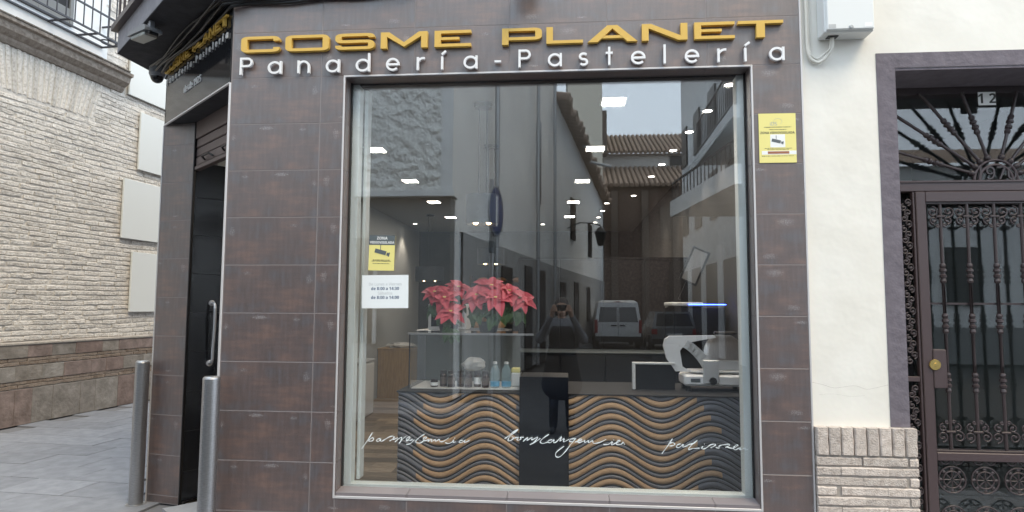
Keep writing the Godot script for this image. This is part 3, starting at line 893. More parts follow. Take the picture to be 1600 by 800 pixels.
# ---------- ground
func ground() -> void:
	var g := MB.new()
	g.quad(Vector3(-60, -0.104, 60), Vector3(60, -0.104, 60), Vector3(60, -0.104, -60), Vector3(-60, -0.104, -60), Vector3.UP)
	structure("road", g, M.asphalt)
	# raised pavement along the shops and through the lane, with its slabs
	var p := MB.new()
	p.span(Vector3(-9, -0.10, 0.95), Vector3(14, -0.016, -14))
	var pv := structure("pavement", p, M.paver_joint)
	rng.seed = 4
	var b := []
	for k in 4:
		var q := MB.new()
		q.bbox(Vector3(0, -0.008, 0), Vector3(0.593, 0.016, 0.393), 0.002)
		b.append(q.mesh())
	var u := Vector3(0.0844, 0, -0.9964)
	var w := Vector3(0.9964, 0, 0.0844)
	var turn := Basis(w, Vector3.UP, -u)
	for j in range(-12, 14):
		for i in range(0, 9):
			var c := Vector3(-4.64, 0, -3.44) + w * (0.31 + 0.6 * i + (0.3 if j % 2 == 0 else 0.0)) + u * (0.4 * j)
			if c.x > -0.2 + (0.0 if c.z > 0.2 else -0.75) or c.z > 0.75 or (c.z < -1.0 and c.x > -1.42) or c.z < -8.0:
				continue
			var o := part("paving_slab", b[0], M["slab%d" % rng.randi_range(0, 2)], pv)
			o.transform = Transform3D(turn * Basis(Vector3(rng.randf_range(-1, 1), 0, rng.randf_range(-1, 1)).normalized(), rng.randf_range(0.0, 0.003)), c + Vector3(0, rng.randf_range(-0.0015, 0.0015), 0))
	for i in 8:
		var k := MB.new()
		k.bbox(Vector3(-8.0 + 2.75 * i + 1.375, -0.05, 1.02), Vector3(2.735, 0.10, 0.14), 0.012)
		part("kerb_stone", k, M.slab1, pv)
	for i in 7:
		for j in 2:
			var k := MB.new()
			k.bbox(Vector3(0.3 + 0.85 * i, -0.008, 0.24 + 0.46 * j), Vector3(0.842, 0.016, 0.452), 0.002)
			part("paving_slab", k, M["slab%d" % ((i + j) % 3)], pv)
	# far kerb and pavement on the other side
	var q := MB.new()
	q.span(Vector3(-12, -0.10, 4.85), Vector3(0.75, 0.0, 5.95))
	structure("far_pavement", q, M.paver_joint)

# ---------- old brick building across the lane
func rough_brick(s: Vector3, k: int, amount := 1.0) -> ArrayMesh:
	var r := RandomNumberGenerator.new()
	r.seed = 100 + k
	var b := MB.new()
	var h := s / 2
	# front face as a 3 x 1 grid of uneven points with rounded rim
	var cols := 4
	var P := []
	for i in cols + 1:
		var x := lerpf(-h.x, h.x, float(i) / cols)
		var lo := Vector3(x, -h.y + r.randf_range(-0.004, 0.006) * amount, 0)
		var hi := Vector3(x, h.y + r.randf_range(-0.006, 0.004) * amount, 0)
		P.append([lo + Vector3(0, 0, -h.z), lo + Vector3(0, 0.001, h.z - 0.006), lo + Vector3(0, 0.007, h.z + r.randf_range(-0.003, 0.004) * amount), hi + Vector3(0, -0.007, h.z + r.randf_range(-0.003, 0.005) * amount), hi + Vector3(0, -0.001, h.z - 0.006), hi + Vector3(0, 0, -h.z)])
	for i in cols:
		for j in 5:
			b.face(P[i][j], P[i + 1][j], P[i + 1][j + 1], P[i][j + 1], Vector3(P[i][j].x, 0, -h.z))
	for e in [0, cols]:
		var sg := Vector3(-1 if e == 0 else 1, 0, 0)
		for j in range(1, 5):
			b.tri(P[e][0], P[e][j], P[e][j + 1], sg, sg, sg)
	return b.mesh()

func brick_building() -> void:
	var s := thing("brick_building", "old whitewashed brick building with stone base across the lane", "building", Vector3(-4.654, 0, -3.443))
	s.basis = Basis(Vector3(0.0844, 0, -0.9964), Vector3.UP, Vector3(0.9964, 0, 0.0844))
	boxp("wall", Vector3(-6, 0, -0.6), Vector3(9, 9.0, -0.0015), M.mortar, s)
	rng.seed = 21
	# brickwork
	var shapes := []
	for k in 8:
		shapes.append(rough_brick(Vector3(0.250 + 0.02 * (k % 3), 0.055, 0.03), k))
	var all := []
	var y := 1.06
	var row := 0
	while y < 6.6:
		var x := -0.75 + (0.14 if row % 2 else 0.0) + rng.randf_range(-0.03, 0.03)
		while x < 4.6:
			var wob := 0.010 * sin(x * 2.2 + row * 0.4) + 0.006 * sin(x * 5.0 + row)
			var c := Vector3(x, y + wob, rng.randf_range(-0.012, -0.003))
			var arch := y > 4.06 and y < 4.76 and x < 1.28 - (4.7 - y) * 0.45
			var corn := y > 4.66 and y < 5.16 and x < 1.66
			var plas := y > 5.1 and x < 1.28
			if not (arch or corn or plas):
				all.append([c, rng.randi_range(0, 7), rng.randi_range(0, 3), rng.randf_range(-0.035, 0.035), rng.randf_range(0.93, 1.06)])
			x += 0.268 + rng.randf_range(-0.03, 0.035)
		y += 0.0665
		row += 1
	var eye := s.global_transform.affine_inverse() * Vector3(2.156, 1.5, 3.852)
	all.sort_custom(func(a, c): return a[0].distance_squared_to(eye) < c[0].distance_squared_to(eye))
	var rest := [MB.new(), MB.new(), MB.new(), MB.new()]
	for i in all.size():
		var q: Array = all[i]
		var xf := Transform3D(Basis(Vector3(0, 0, 1), q[3]).scaled(Vector3(q[4], 1, 1)), q[0])
		if i < 295:
			part("brick", shapes[q[1]], M["brick%d" % q[2]], s).transform = xf
		else:
			var a: Array = (shapes[q[1]] as ArrayMesh).surface_get_arrays(0)
			var b: MB = rest[q[2]]
			var k := b.v.size()
			for w in a[Mesh.ARRAY_VERTEX]:
				b.v.append(xf * w)
			for w in a[Mesh.ARRAY_NORMAL]:
				b.n.append((xf.basis * w).normalized())
			b.t.append_array(a[Mesh.ARRAY_TEX_UV])
			for w in a[Mesh.ARRAY_INDEX]:
				b.ix.append(k + w)
	for k in 4:
		part("upper_brickwork", rest[k], M["brick%d" % k], s).set_meta("kind", "stuff")
	# flat arch of leaning bricks under the cornice
	var vs := []
	for k in 4:
		vs.append(rough_brick(Vector3(0.55, 0.056, 0.03), 40 + k))
	for k in 27:
		var x := -0.72 + 0.068 * k
		var lean := (x - 0.20) * 0.34
		var o := part("arch_brick", vs[k % 4], M["brick%d" % [3, 1, 3, 2][k % 4]], s)
		o.transform = Transform3D(Basis(Vector3(0, 0, 1), PI / 2 - lean), Vector3(x + (x - 0.2) * 0.10, 4.395 + rng.randf_range(-0.012, 0.012), rng.randf_range(-0.012, -0.004)))
	# moulded cornice
	var c := MB.new()
	var prof := [Vector2(-0.02, 4.66), Vector2(0.03, 4.67), Vector2(0.06, 4.71), Vector2(0.07, 4.74), Vector2(0.10, 4.76), Vector2(0.15, 4.80), Vector2(0.17, 4.88), Vector2(0.21, 4.895), Vector2(0.215, 4.935), Vector2(-0.02, 5.02)]
	var pp := PackedVector2Array(prof)
	c.prism(pp, -6.0, 1.56, Transform3D(Basis(Vector3(0, 0, 1), Vector3(0, 1, 0), Vector3(1, 0, 0)), Vector3.ZERO))
	part("cornice", c, M.cornice, s)
	for k in 26:
		var x := -5.2 + 0.262 * k
		var b := MB.new()
		b.bbox(Vector3(x, 4.948 + rng.randf_range(-0.004, 0.004), 0.11), Vector3(0.255, 0.024, 0.245 + rng.randf_range(-0.02, 0.01)), 0.005)
		part("cornice_slab", b, M.cornice_top, s)
	# stone and brick base
	boxp("base_cap", Vector3(-6, 0.985, -0.02), Vector3(9, 1.028, 0.034), M.base_cap, s, 0.012)
	for lay in [[0.832, 0.982, 0.36], [0.545, 0.728, 0.33], [0.002, 0.442, 0.34]]:
		var x := -1.3
		while x < 4.6:
			var w: float = lay[2] * rng.randf_range(0.7, 1.35)
			var tone := rng.randi_range(0, 4)
			boxp("base_stone", Vector3(x + 0.0015, lay[0], -0.02), Vector3(x + w - 0.0015, lay[1] - 0.002, 0.022 + rng.randf_range(-0.004, 0.004)), M["stone%d" % tone], s, 0.003)
			x += w
	for lay in [[0.735, 2], [0.45, 2]]:
		for r in lay[1]:
			var x: float = -1.3 + 0.11 * r
			while x < 4.6:
				var o := part("base_brick", shapes[rng.randi_range(0, 7)], M["basebrick%d" % rng.randi_range(0, 1)], s)
				o.transform = Transform3D(Basis(Vector3(0, 0, 1), rng.randf_range(-0.02, 0.02)), Vector3(x, lay[0] + 0.024 + 0.047 * r, 0.0))
				o.scale = Vector3(1, 0.82, 1)
				x += 0.27
	# plastered field with the balcony door and iron balcony
	boxp("plaster_field", Vector3(-1.2, 5.02, -0.02), Vector3(1.26, 9.0, 0.012), M.plaster, s)
	var d := Node3D.new()
	d.name = "balcony_door"
	s.add_child(d)
	boxp("door_opening", Vector3(-0.35, 5.27, 0.0), Vector3(0.62, 7.6, 0.016), M.black_matt, d)
	for x in [-0.35, 0.10, 0.57]:
		boxp("door_stile", Vector3(x, 5.27, 0.017), Vector3(x + 0.06, 7.6, 0.045), M.grey_paint, d, 0.004)
	boxp("door_rail", Vector3(-0.29, 5.27, 0.017), Vector3(0.57, 5.50, 0.040), M.grey_paint, d, 0.004)
	var bal := Node3D.new()
	bal.name = "balcony"
	s.add_child(bal)
	var xa := -0.62
	var xb := 1.15
	var zb := 0.36
	var f := 5.20
	for q in [[Vector3(xa, f, 0), Vector3(xa, f, zb)], [Vector3(xb, f, 0), Vector3(xb, f, zb)], [Vector3(xa, f, zb), Vector3(xb, f, zb)], [Vector3(xa, f, 0.03), Vector3(xb, f, 0.03)], [Vector3(xa, f, 0.20), Vector3(xb, f, 0.20)], [Vector3(xa, f + 0.30, zb), Vector3(xb, f + 0.30, zb)], [Vector3(xa, f + 0.30, 0), Vector3(xa, f + 0.30, zb)], [Vector3(xb, f + 0.30, 0), Vector3(xb, f + 0.30, zb)], [Vector3(xa, f + 1.0, zb), Vector3(xb, f + 1.0, zb)], [Vector3(xb, f + 1.0, 0), Vector3(xb, f + 1.0, zb)], [Vector3(0.27, f, 0), Vector3(0.27, f, zb)], [Vector3(0.72, f, 0), Vector3(0.72, f, zb)]]:
		var b := MB.new()
		b.bar(q[0], q[1], 0.022, 0.022)
		part("rail", b, M.railing, bal)
	for k in 14:
		var x := lerpf(xa, xb, k / 13.0)
		var b := MB.new()
		b.tube([Vector3(x, f + 0.012, zb), Vector3(x, f + 0.99, zb)], 0.0085, 6)
		part("baluster", b, M.railing, bal)
	for k in 2:
		for z in [0.12, 0.24]:
			var b := MB.new()
			b.tube([Vector3([xa, xb][k], f + 0.012, z), Vector3([xa, xb][k], f + 0.99, z)], 0.0085, 6)
			part("baluster", b, M.railing, bal)
	for x in [xa + 0.14, xb - 0.16]:
		var ring := []
		for k in 20:
			var a := TAU * k / 20.0
			ring.append(Vector3(x + cos(a) * 0.11, f - 0.014, 0.28 + sin(a) * 0.085))
		var b := MB.new()
		b.tube(ring, 0.010, 6, true)
		part("flower_ring", b, M.railing, bal)
	# four blank white boards hung on the brick
	var where := ["topmost blank white board on the brick wall, under the black dome camera", "second blank white board from the top on the brick wall", "third blank white board from the top, set further left", "lowest blank white board on the brick wall, above the stone base"]
	var rects := [[1.67, 4.685, 0.9], [1.935, 3.585, 0.9], [1.67, 2.495, 0.9], [1.905, 1.39, 0.915]]
	for k in 4:
		var o := thing("wall_board", where[k], "board", s.transform * Vector3(rects[k][0], rects[k][1], 0.03), 0.0, "blank white boards on the brick wall")
		o.basis = s.basis
		boxp("board_face", Vector3(0, 0, -0.006), Vector3(1.25, rects[k][2], 0.024), M.board_white, o, 0.003)
		for q in [[Vector3(0.1, 0.1, -0.03), Vector3(0.14, rects[k][2] - 0.1, -0.0065)], [Vector3(1.1, 0.1, -0.03), Vector3(1.14, rects[k][2] - 0.1, -0.0065)]]:
			boxp("batten", q[0], q[1], M.tan_wood, o)

# ---------- cream house on the right
func scroll(b: MB, c: Vector2, r: float, a0: float, turns: float, dir: float, z: float, rad: float) -> void:
	var p := []
	for k in 15:
		var f := k / 14.0
		var a := a0 + dir * turns * TAU * f
		var rr := r * (1.0 - 0.72 * f)
		p.append(Vector3(c.x + cos(a) * rr, c.y + sin(a) * rr, z))
	b.tube(p, rad, 5)
	b.lathe([Vector2(0, -rad), Vector2(rad * 1.7, -rad * 0.6), Vector2(rad * 1.7, rad * 0.6), Vector2(0, rad)], 6, Transform3D(Basis(Vector3(1, 0, 0), Vector3(0, 0, 1), Vector3(0, -1, 0)), p[-1]))

func baluster_profile(L: float, knobs: Array) -> Array:
	var p := [Vector2(0.010, 0.0)]
	for k in knobs:
		var y: float = k
		for q in [[-0.062, 0.010], [-0.060, 0.015], [-0.048, 0.0185], [-0.036, 0.015], [-0.030, 0.012], [-0.026, 0.0195], [-0.012, 0.021], [-0.006, 0.013], [0.006, 0.013], [0.012, 0.021], [0.026, 0.0195], [0.030, 0.012], [0.036, 0.015], [0.048, 0.0185], [0.060, 0.015], [0.062, 0.010]]:
			p.append(Vector2(q[1], y + q[0]))
	p.append(Vector2(0.010, L))
	return p

func cream_house() -> void:
	var s := thing("cream_house", "cream rendered house with lilac door surround and wrought iron door", "house")
	var zf := -0.018
	boxp("wall", Vector3(3.557, 0, -0.45), Vector3(4.09, 5.6, zf), M.cream, s)
	boxp("wall", Vector3(4.09, 2.92, -0.45), Vector3(5.55, 5.6, zf), M.cream, s)
	boxp("wall", Vector3(5.55, 0, -0.45), Vector3(9.5, 5.6, zf), M.cream, s)
	boxp("roof_wall", Vector3(3.557, 5.6, -8.0), Vector3(9.5, 5.9, zf), M.cream, s)
	boxp("door_surround", Vector3(3.985, 0.83, zf), Vector3(4.0899, 3.011, zf + 0.004), M.lilac, s)
	boxp("door_surround", Vector3(4.0899, 2.921, zf), Vector3(5.55, 3.011, zf + 0.004), M.lilac, s)
	boxp("door_surround", Vector3(5.55, 0.83, zf), Vector3(5.655, 3.011, zf + 0.004), M.lilac, s)
	boxp("soffit", Vector3(4.0901, 2.905, -0.449), Vector3(5.5499, 2.9199, zf - 0.001), M.lilac, s)
	# brick plinth: soldier course over thin long bricks
	rng.seed = 33
	for side in [[3.559, 4.108], [5.53, 6.4]]:
		boxp("plinth_core", Vector3(side[0] + 0.004, 0, zf - 0.002), Vector3(side[1] - 0.006, 0.826, zf + 0.035), M.mortar_light, s)
		var n := int(round((side[1] - side[0]) / 0.069))
		for k in n:
			var w: float = (side[1] - side[0]) / n
			var x: float = side[0] + w * (k + 0.5)
			var o := part("plinth_soldier_brick", rough_brick(Vector3(0.150, w - 0.004, 0.05), 60 + k, 0.45), M["plinth%d" % (k % 3)], s)
			o.transform = Transform3D(Basis(Vector3(0, 0, 1), PI / 2 + rng.randf_range(-0.01, 0.01)), Vector3(x, 0.753, zf + 0.024))
		var y := 0.640
		var r := 0
		while y > 0.0:
			var x: float = side[0] - (0.12 if r % 2 else 0.0)
			while x < side[1] - 0.02:
				var xa: float = maxf(x, side[0])
				var xb: float = minf(x + 0.245 + rng.randf_range(-0.02, 0.02), side[1])
				if xb - xa > 0.03:
					var o := part("plinth_brick", rough_brick(Vector3(xb - xa - 0.004, 0.050, 0.045), 80 + r * 5 + int(x * 10) % 7, 0.45), M["plinth%d" % rng.randi_range(0, 2)], s)
					o.transform = Transform3D(Basis(Vector3(0, 0, 1), rng.randf_range(-0.006, 0.006)), Vector3((xa + xb) / 2, y, zf + 0.021 + rng.randf_range(-0.004, 0.004)))
				x += 0.25
			y -= 0.0545
			r += 1
	var ck := MB.new()
	ck.tube(smooth3([3.562, 1.075, 3.62, 1.062, 3.68, 1.045, 3.73, 1.050, 3.80, 1.058, 3.86, 1.040, 3.91, 1.048, 3.98, 1.066], zf - 0.0006), 0.0010, 5)
	ck.tube(smooth3([3.60, 1.005, 3.68, 1.010, 3.77, 0.998, 3.85, 1.004], zf - 0.0006), 0.0008, 5)
	part("hairline_crack", ck, M.mortar_light, s)
	# hall behind the door
	var hl := MB.new()
	hl.span(Vector3(4.0, -0.1, -3.0), Vector3(5.7, 0.0, -0.46))
	hl.span(Vector3(4.0, 3.1, -3.0), Vector3(5.7, 3.2, -0.46))
	hl.span(Vector3(4.0, 0, -3.1), Vector3(5.7, 3.1, -3.0))
	hl.span(Vector3(3.9, 0, -3.1), Vector3(4.0, 3.1, -0.46))
	hl.span(Vector3(5.7, 0, -3.1), Vector3(5.8, 3.1, -0.46))
	part("hall", hl, M.hall, s)
	boxp("doorstep", Vector3(4.09, 0.0, -0.449), Vector3(5.55, 0.10, -0.03), M.slab1, s, 0.004)
	var zb := -0.33
	var zg := -0.405
	var d := Node3D.new()
	d.name = "iron_door"
	s.add_child(d)
	# frame and side strips
	boxp("door_frame", Vector3(4.09, 0.10, -0.44), Vector3(4.225, 2.905, -0.39), M.iron, d)
	boxp("door_frame", Vector3(5.415, 0.10, -0.44), Vector3(5.55, 2.905, -0.39), M.iron, d)
	boxp("door_frame", Vector3(4.225, 2.86, -0.43), Vector3(5.415, 2.905, -0.34), M.iron, d)
	boxp("door_frame", Vector3(4.090, 0.10, -0.345), Vector3(4.236, 2.30, -0.32), M.iron_frame, d, 0.003)
	boxp("strip_back", Vector3(4.236, 0.10, -0.41), Vector3(4.318, 2.23, -0.40), M.black_matt, d)
	boxp("strip_edge", Vector3(4.312, 0.10, -0.35), Vector3(4.324, 2.23, -0.315), M.iron_frame, d, 0.002)
	boxp("strip_joint", Vector3(4.236, 1.055, -0.345), Vector3(4.312, 1.085, -0.318), M.iron_frame, d, 0.002)
	var k := 0
	var y := 0.16
	while y < 2.20:
		if absf(y - 1.07) > 0.055:
			var b := MB.new()
			scroll(b, Vector2(4.262, y), 0.024, PI * 0.5, 1.1, 1.0 if k % 2 else -1.0, zb, 0.0055)
			scroll(b, Vector2(4.288, y + 0.036), 0.024, -PI * 0.5, 1.1, 1.0 if k % 2 else -1.0, zb, 0.0055)
			part("strip_scroll", b, M.iron, d)
		y += 0.068
		k += 1
	boxp("transom", Vector3(4.236, 2.232, -0.40), Vector3(5.404, 2.300, -0.31), M.iron_frame, d, 0.004)
	boxp("transom_bead", Vector3(4.236, 2.286, -0.3095), Vector3(5.404, 2.299, -0.302), M.iron_frame, d, 0.002)
	# leaf frame
	for q in [[Vector3(4.326, 0.10, -0.38), Vector3(4.384, 2.230, -0.305)], [Vector3(5.256, 0.10, -0.38), Vector3(5.314, 2.230, -0.305)], [Vector3(4.384, 2.165, -0.38), Vector3(5.256, 2.230, -0.3055)], [Vector3(4.384, 0.585, -0.38), Vector3(5.256, 0.635, -0.306)], [Vector3(4.384, 0.10, -0.38), Vector3(5.256, 0.17, -0.306)]]:
		boxp("leaf_bar", q[0], q[1], M.iron_frame, d, 0.004)
	for q in [[Vector3(4.3842, 0.640, -0.375), Vector3(4.393, 2.160, -0.318)], [Vector3(4.384, 2.153, -0.375), Vector3(5.256, 2.1648, -0.318)], [Vector3(4.384, 0.6352, -0.375), Vector3(5.256, 0.648, -0.318)]]:
		boxp("glazing_bead", q[0], q[1], M.iron, d, 0.002)
	boxp("glass_pane", Vector3(4.384, 0.17, zg - 0.004), Vector3(5.256, 2.20, zg), M.door_pane, d)
	# lock plate
	boxp("lock_box", Vector3(4.384, 1.018, -0.378), Vector3(4.462, 1.252, -0.300), M.iron_frame, d, 0.004)
	var br := MB.new()
	br.lathe([Vector2(0, 0.009), Vector2(0.010, 0.009), Vector2(0.012, 0.006), Vector2(0.031, 0.006), Vector2(0.034, 0.0)], 24, Transform3D(Basis(Vector3(1, 0, 0), Vector3(0, 0, 1), Vector3(0, -1, 0)), Vector3(4.392, 1.160, -0.2999)))
	part("brass_lock", br, M.brass, d)
	# balusters with three turned knots, scrolls at both ends
	for i in 5:
		var x := 4.479 + 0.158 * i
		var b := MB.new()
		b.lathe(baluster_profile(1.51, [1.10 - 0.03, 0.76, 0.40]), 10, Transform3D(Basis.IDENTITY, Vector3(x, 0.65, zb)))
		part("baluster", b, M.iron, d)
		for e in [[2.03, 1.0], [0.80, -1.0]]:
			var sc := MB.new()
			var yy: float = e[0]
			var up: float = e[1]
			for sg in [-1.0, 1.0]:
				scroll(sc, Vector2(x + sg * 0.048, yy + up * 0.075), 0.034, PI / 2 * up + (PI if sg > 0 else 0.0), 1.15, sg * up, zb, 0.0055)
				scroll(sc, Vector2(x + sg * 0.040, yy + up * 0.022), 0.026, -PI / 2 * up, 1.0, sg * up, zb, 0.0055)
				scroll(sc, Vector2(x + sg * 0.020, yy - up * 0.012), 0.013, 0.0, 0.8, sg, zb, 0.005)
			sc.bbox(Vector3(x, yy + up * 0.045, zb), Vector3(0.055, 0.014, 0.024), 0.003)
			part("scrollwork", sc, M.iron, d)
	boxp("cross_bar", Vector3(4.393, 1.527, zb - 0.010), Vector3(5.256, 1.539, zb - 0.020), M.iron, d)
	# lower panel of ringed rosettes
	for i in 4:
		var c := Vector2(4.475 + 0.19 * i, 0.47)
		var b := MB.new()
		for q in [0.0, 0.24]:
			var cc := c - Vector2(0, q * 0.97)
			for rr in [0.078, 0.050]:
				var ring := []
				for a in 22:
					ring.append(Vector3(cc.x + cos(TAU * a / 22) * rr, cc.y + sin(TAU * a / 22) * rr, zb))
				b.tube(ring, 0.0055, 5, true)
			for a in 8:
				var dv := Vector3(cos(TAU * a / 8), sin(TAU * a / 8), 0)
				b.tube([Vector3(cc.x, cc.y, zb) + dv * 0.008, Vector3(cc.x, cc.y, zb) + dv * 0.078], 0.004, 5)
				b.lathe([Vector2(0, -0.006), Vector2(0.011, 0), Vector2(0, 0.006)], 6, Transform3D(Basis(Vector3(1, 0, 0), Vector3(0, 0, 1), Vector3(0, -1, 0)), Vector3(cc.x, cc.y, zb) + dv * 0.064))
		for sg in [-1.0, 1.0]:
			scroll(b, c + Vector2(sg * 0.040, 0.118), 0.032, PI / 2 - sg * PI / 2 + PI, 1.1, sg, zb, 0.0055)
		part("rosette", b, M.iron, d)
	# fanlight: half round hub and turned spokes
	var f := Node3D.new()
	f.name = "fanlight"
	s.add_child(f)
	boxp("glass_pane", Vector3(4.225, 2.300, zg - 0.004), Vector3(5.415, 2.862, zg), M.door_pane, f)
	var hub := Vector3(4.82, 2.301, zb)
	for rr in [0.128, 0.098]:
		var p := []
		for a in 25:
			p.append(hub + Vector3(cos(PI * a / 24), sin(PI * a / 24), 0) * rr)
		var b := MB.new()
		b.tube(p, 0.009, 6)
		part("hub_arch", b, M.iron_frame, f)
	text("1970", 0.115, 0.012, M.iron, f, hub + Vector3(0, 0.045, 0), "year_lettering")
	for a in [18.0, 36.0, 53.0, 75.0, 107.5, 127.5, 144.0, 162.0]:
		var dv := Vector3(cos(deg_to_rad(a)), sin(deg_to_rad(a)), 0)
		var L: float = minf(0.565 / maxf(0.01, dv.y), 0.60 / maxf(0.01, absf(dv.x))) - 0.13
		var b := MB.new()
		var side := Vector3(0, 0, 1)
		var xf := Transform3D(Basis(dv.cross(side), dv, side), hub + dv * 0.13)
		b.lathe(baluster_profile(L, [L * 0.52]), 10, xf)
		var ball := []
		for q in 7:
			var t := PI * q / 6.0
			ball.append(Vector2(0.020 * sin(t), 0.020 - 0.020 * cos(t)))
		b.lathe(ball, 10, xf)
		part("spoke", b, M.iron, f)
	var fq := MB.new()
	fq.quad(Vector3(4.24, 0.18, zg - 0.006), Vector3(5.40, 0.18, zg - 0.006), Vector3(5.40, 2.86, zg - 0.006), Vector3(4.24, 2.86, zg - 0.006), Vector3(0, 0, 1))
	part("added_mirror_sheet", fq, M.added_door_mirror, f)  # weak half mirror sheet added behind the door glass to brighten its reflection
	# number plate
	var nb := thing("house_number_plate", "small white plate with the number 12 inside the fanlight", "number plate", Vector3(4.783, 2.818, -0.315))
	boxp("plate", Vector3(-0.052, -0.042, -0.002), Vector3(0.052, 0.042, 0.0), M.white_print, nb)
	text("1 2", 0.086, 0.0006, M.dark_print, nb, Vector3(0, 0, 0.0004), "lettering", true)
	# meter box with its hose
	var mbx := thing("meter_box", "white plastic electric box on the cream wall beside the tiles", "electric box", Vector3(3.783, 3.10, zf))
	boxp("box_body", Vector3(-0.130, 0.0, 0.0), Vector3(0.146, 0.62, 0.118), M.white_plastic, mbx, 0.008)
	boxp("box_lid", Vector3(-0.124, 0.008, 0.1182), Vector3(0.140, 0.61, 0.136), M.white_plastic, mbx, 0.006)
	boxp("label", Vector3(0.085, 0.02, 0.1362), Vector3(0.128, 0.046, 0.137), M.white_print, mbx)
	boxp("label", Vector3(-0.115, 0.018, 0.1362), Vector3(-0.075, 0.040, 0.137), M.grey_plastic, mbx)
	var lk := MB.new()
	lk.lathe([Vector2(0, 0.008), Vector2(0.008, 0.008), Vector2(0.014, 0.002), Vector2(0.014, 0)], 14, Transform3D(Basis(Vector3(1, 0, 0), Vector3(0, 0, 1), Vector3(0, -1, 0)), Vector3(0.010, 0.022, 0.136)))
	part("lock", lk, M.grey_plastic, mbx)
	boxp("grommet", Vector3(-0.095, -0.006, 0.03), Vector3(-0.035, 0.0, 0.075), M.black, mbx, 0.002)
	for q in [["fatter cream hose looping from the electric box to the wall edge", 0.0095, 0.0], ["thinner cream cable looping inside the hose below the electric box", 0.0055, 0.045]]:
		var o: float = q[2]
		var p := []
		for v in [Vector3(3.722 - o * 0.2, 3.10, 0.035), Vector3(3.716 - o * 0.3, 3.03, 0.03), Vector3(3.690 - o * 0.3, 2.985 + o * 0.4, 0.012), Vector3(3.650 - o * 0.2, 2.958 + o * 0.5, 0.004), Vector3(3.612, 2.975 + o * 0.6, 0.002), Vector3(3.592 + o * 0.15, 3.02 + o * 0.3, 0.000), Vector3(3.588 + o * 0.2, 3.09, -0.002), Vector3(3.588 + o * 0.2, 3.25, -0.002), Vector3(3.586 + o * 0.2, 3.62, -0.002)]:
			p.append(v)
		var sm := []
		for i in p.size() - 1:
			for t in 6:
				sm.append((p[i] as Vector3).cubic_interpolate(p[i + 1], p[maxi(i - 1, 0)], p[mini(i + 2, p.size() - 1)], t / 6.0))
		sm.append(p[-1])
		var b := MB.new()
		b.tube(sm, q[1], 8)
		tag(part("wall_cable", b, M.hose, self), q[0], "cable", "cream cables below the electric box")

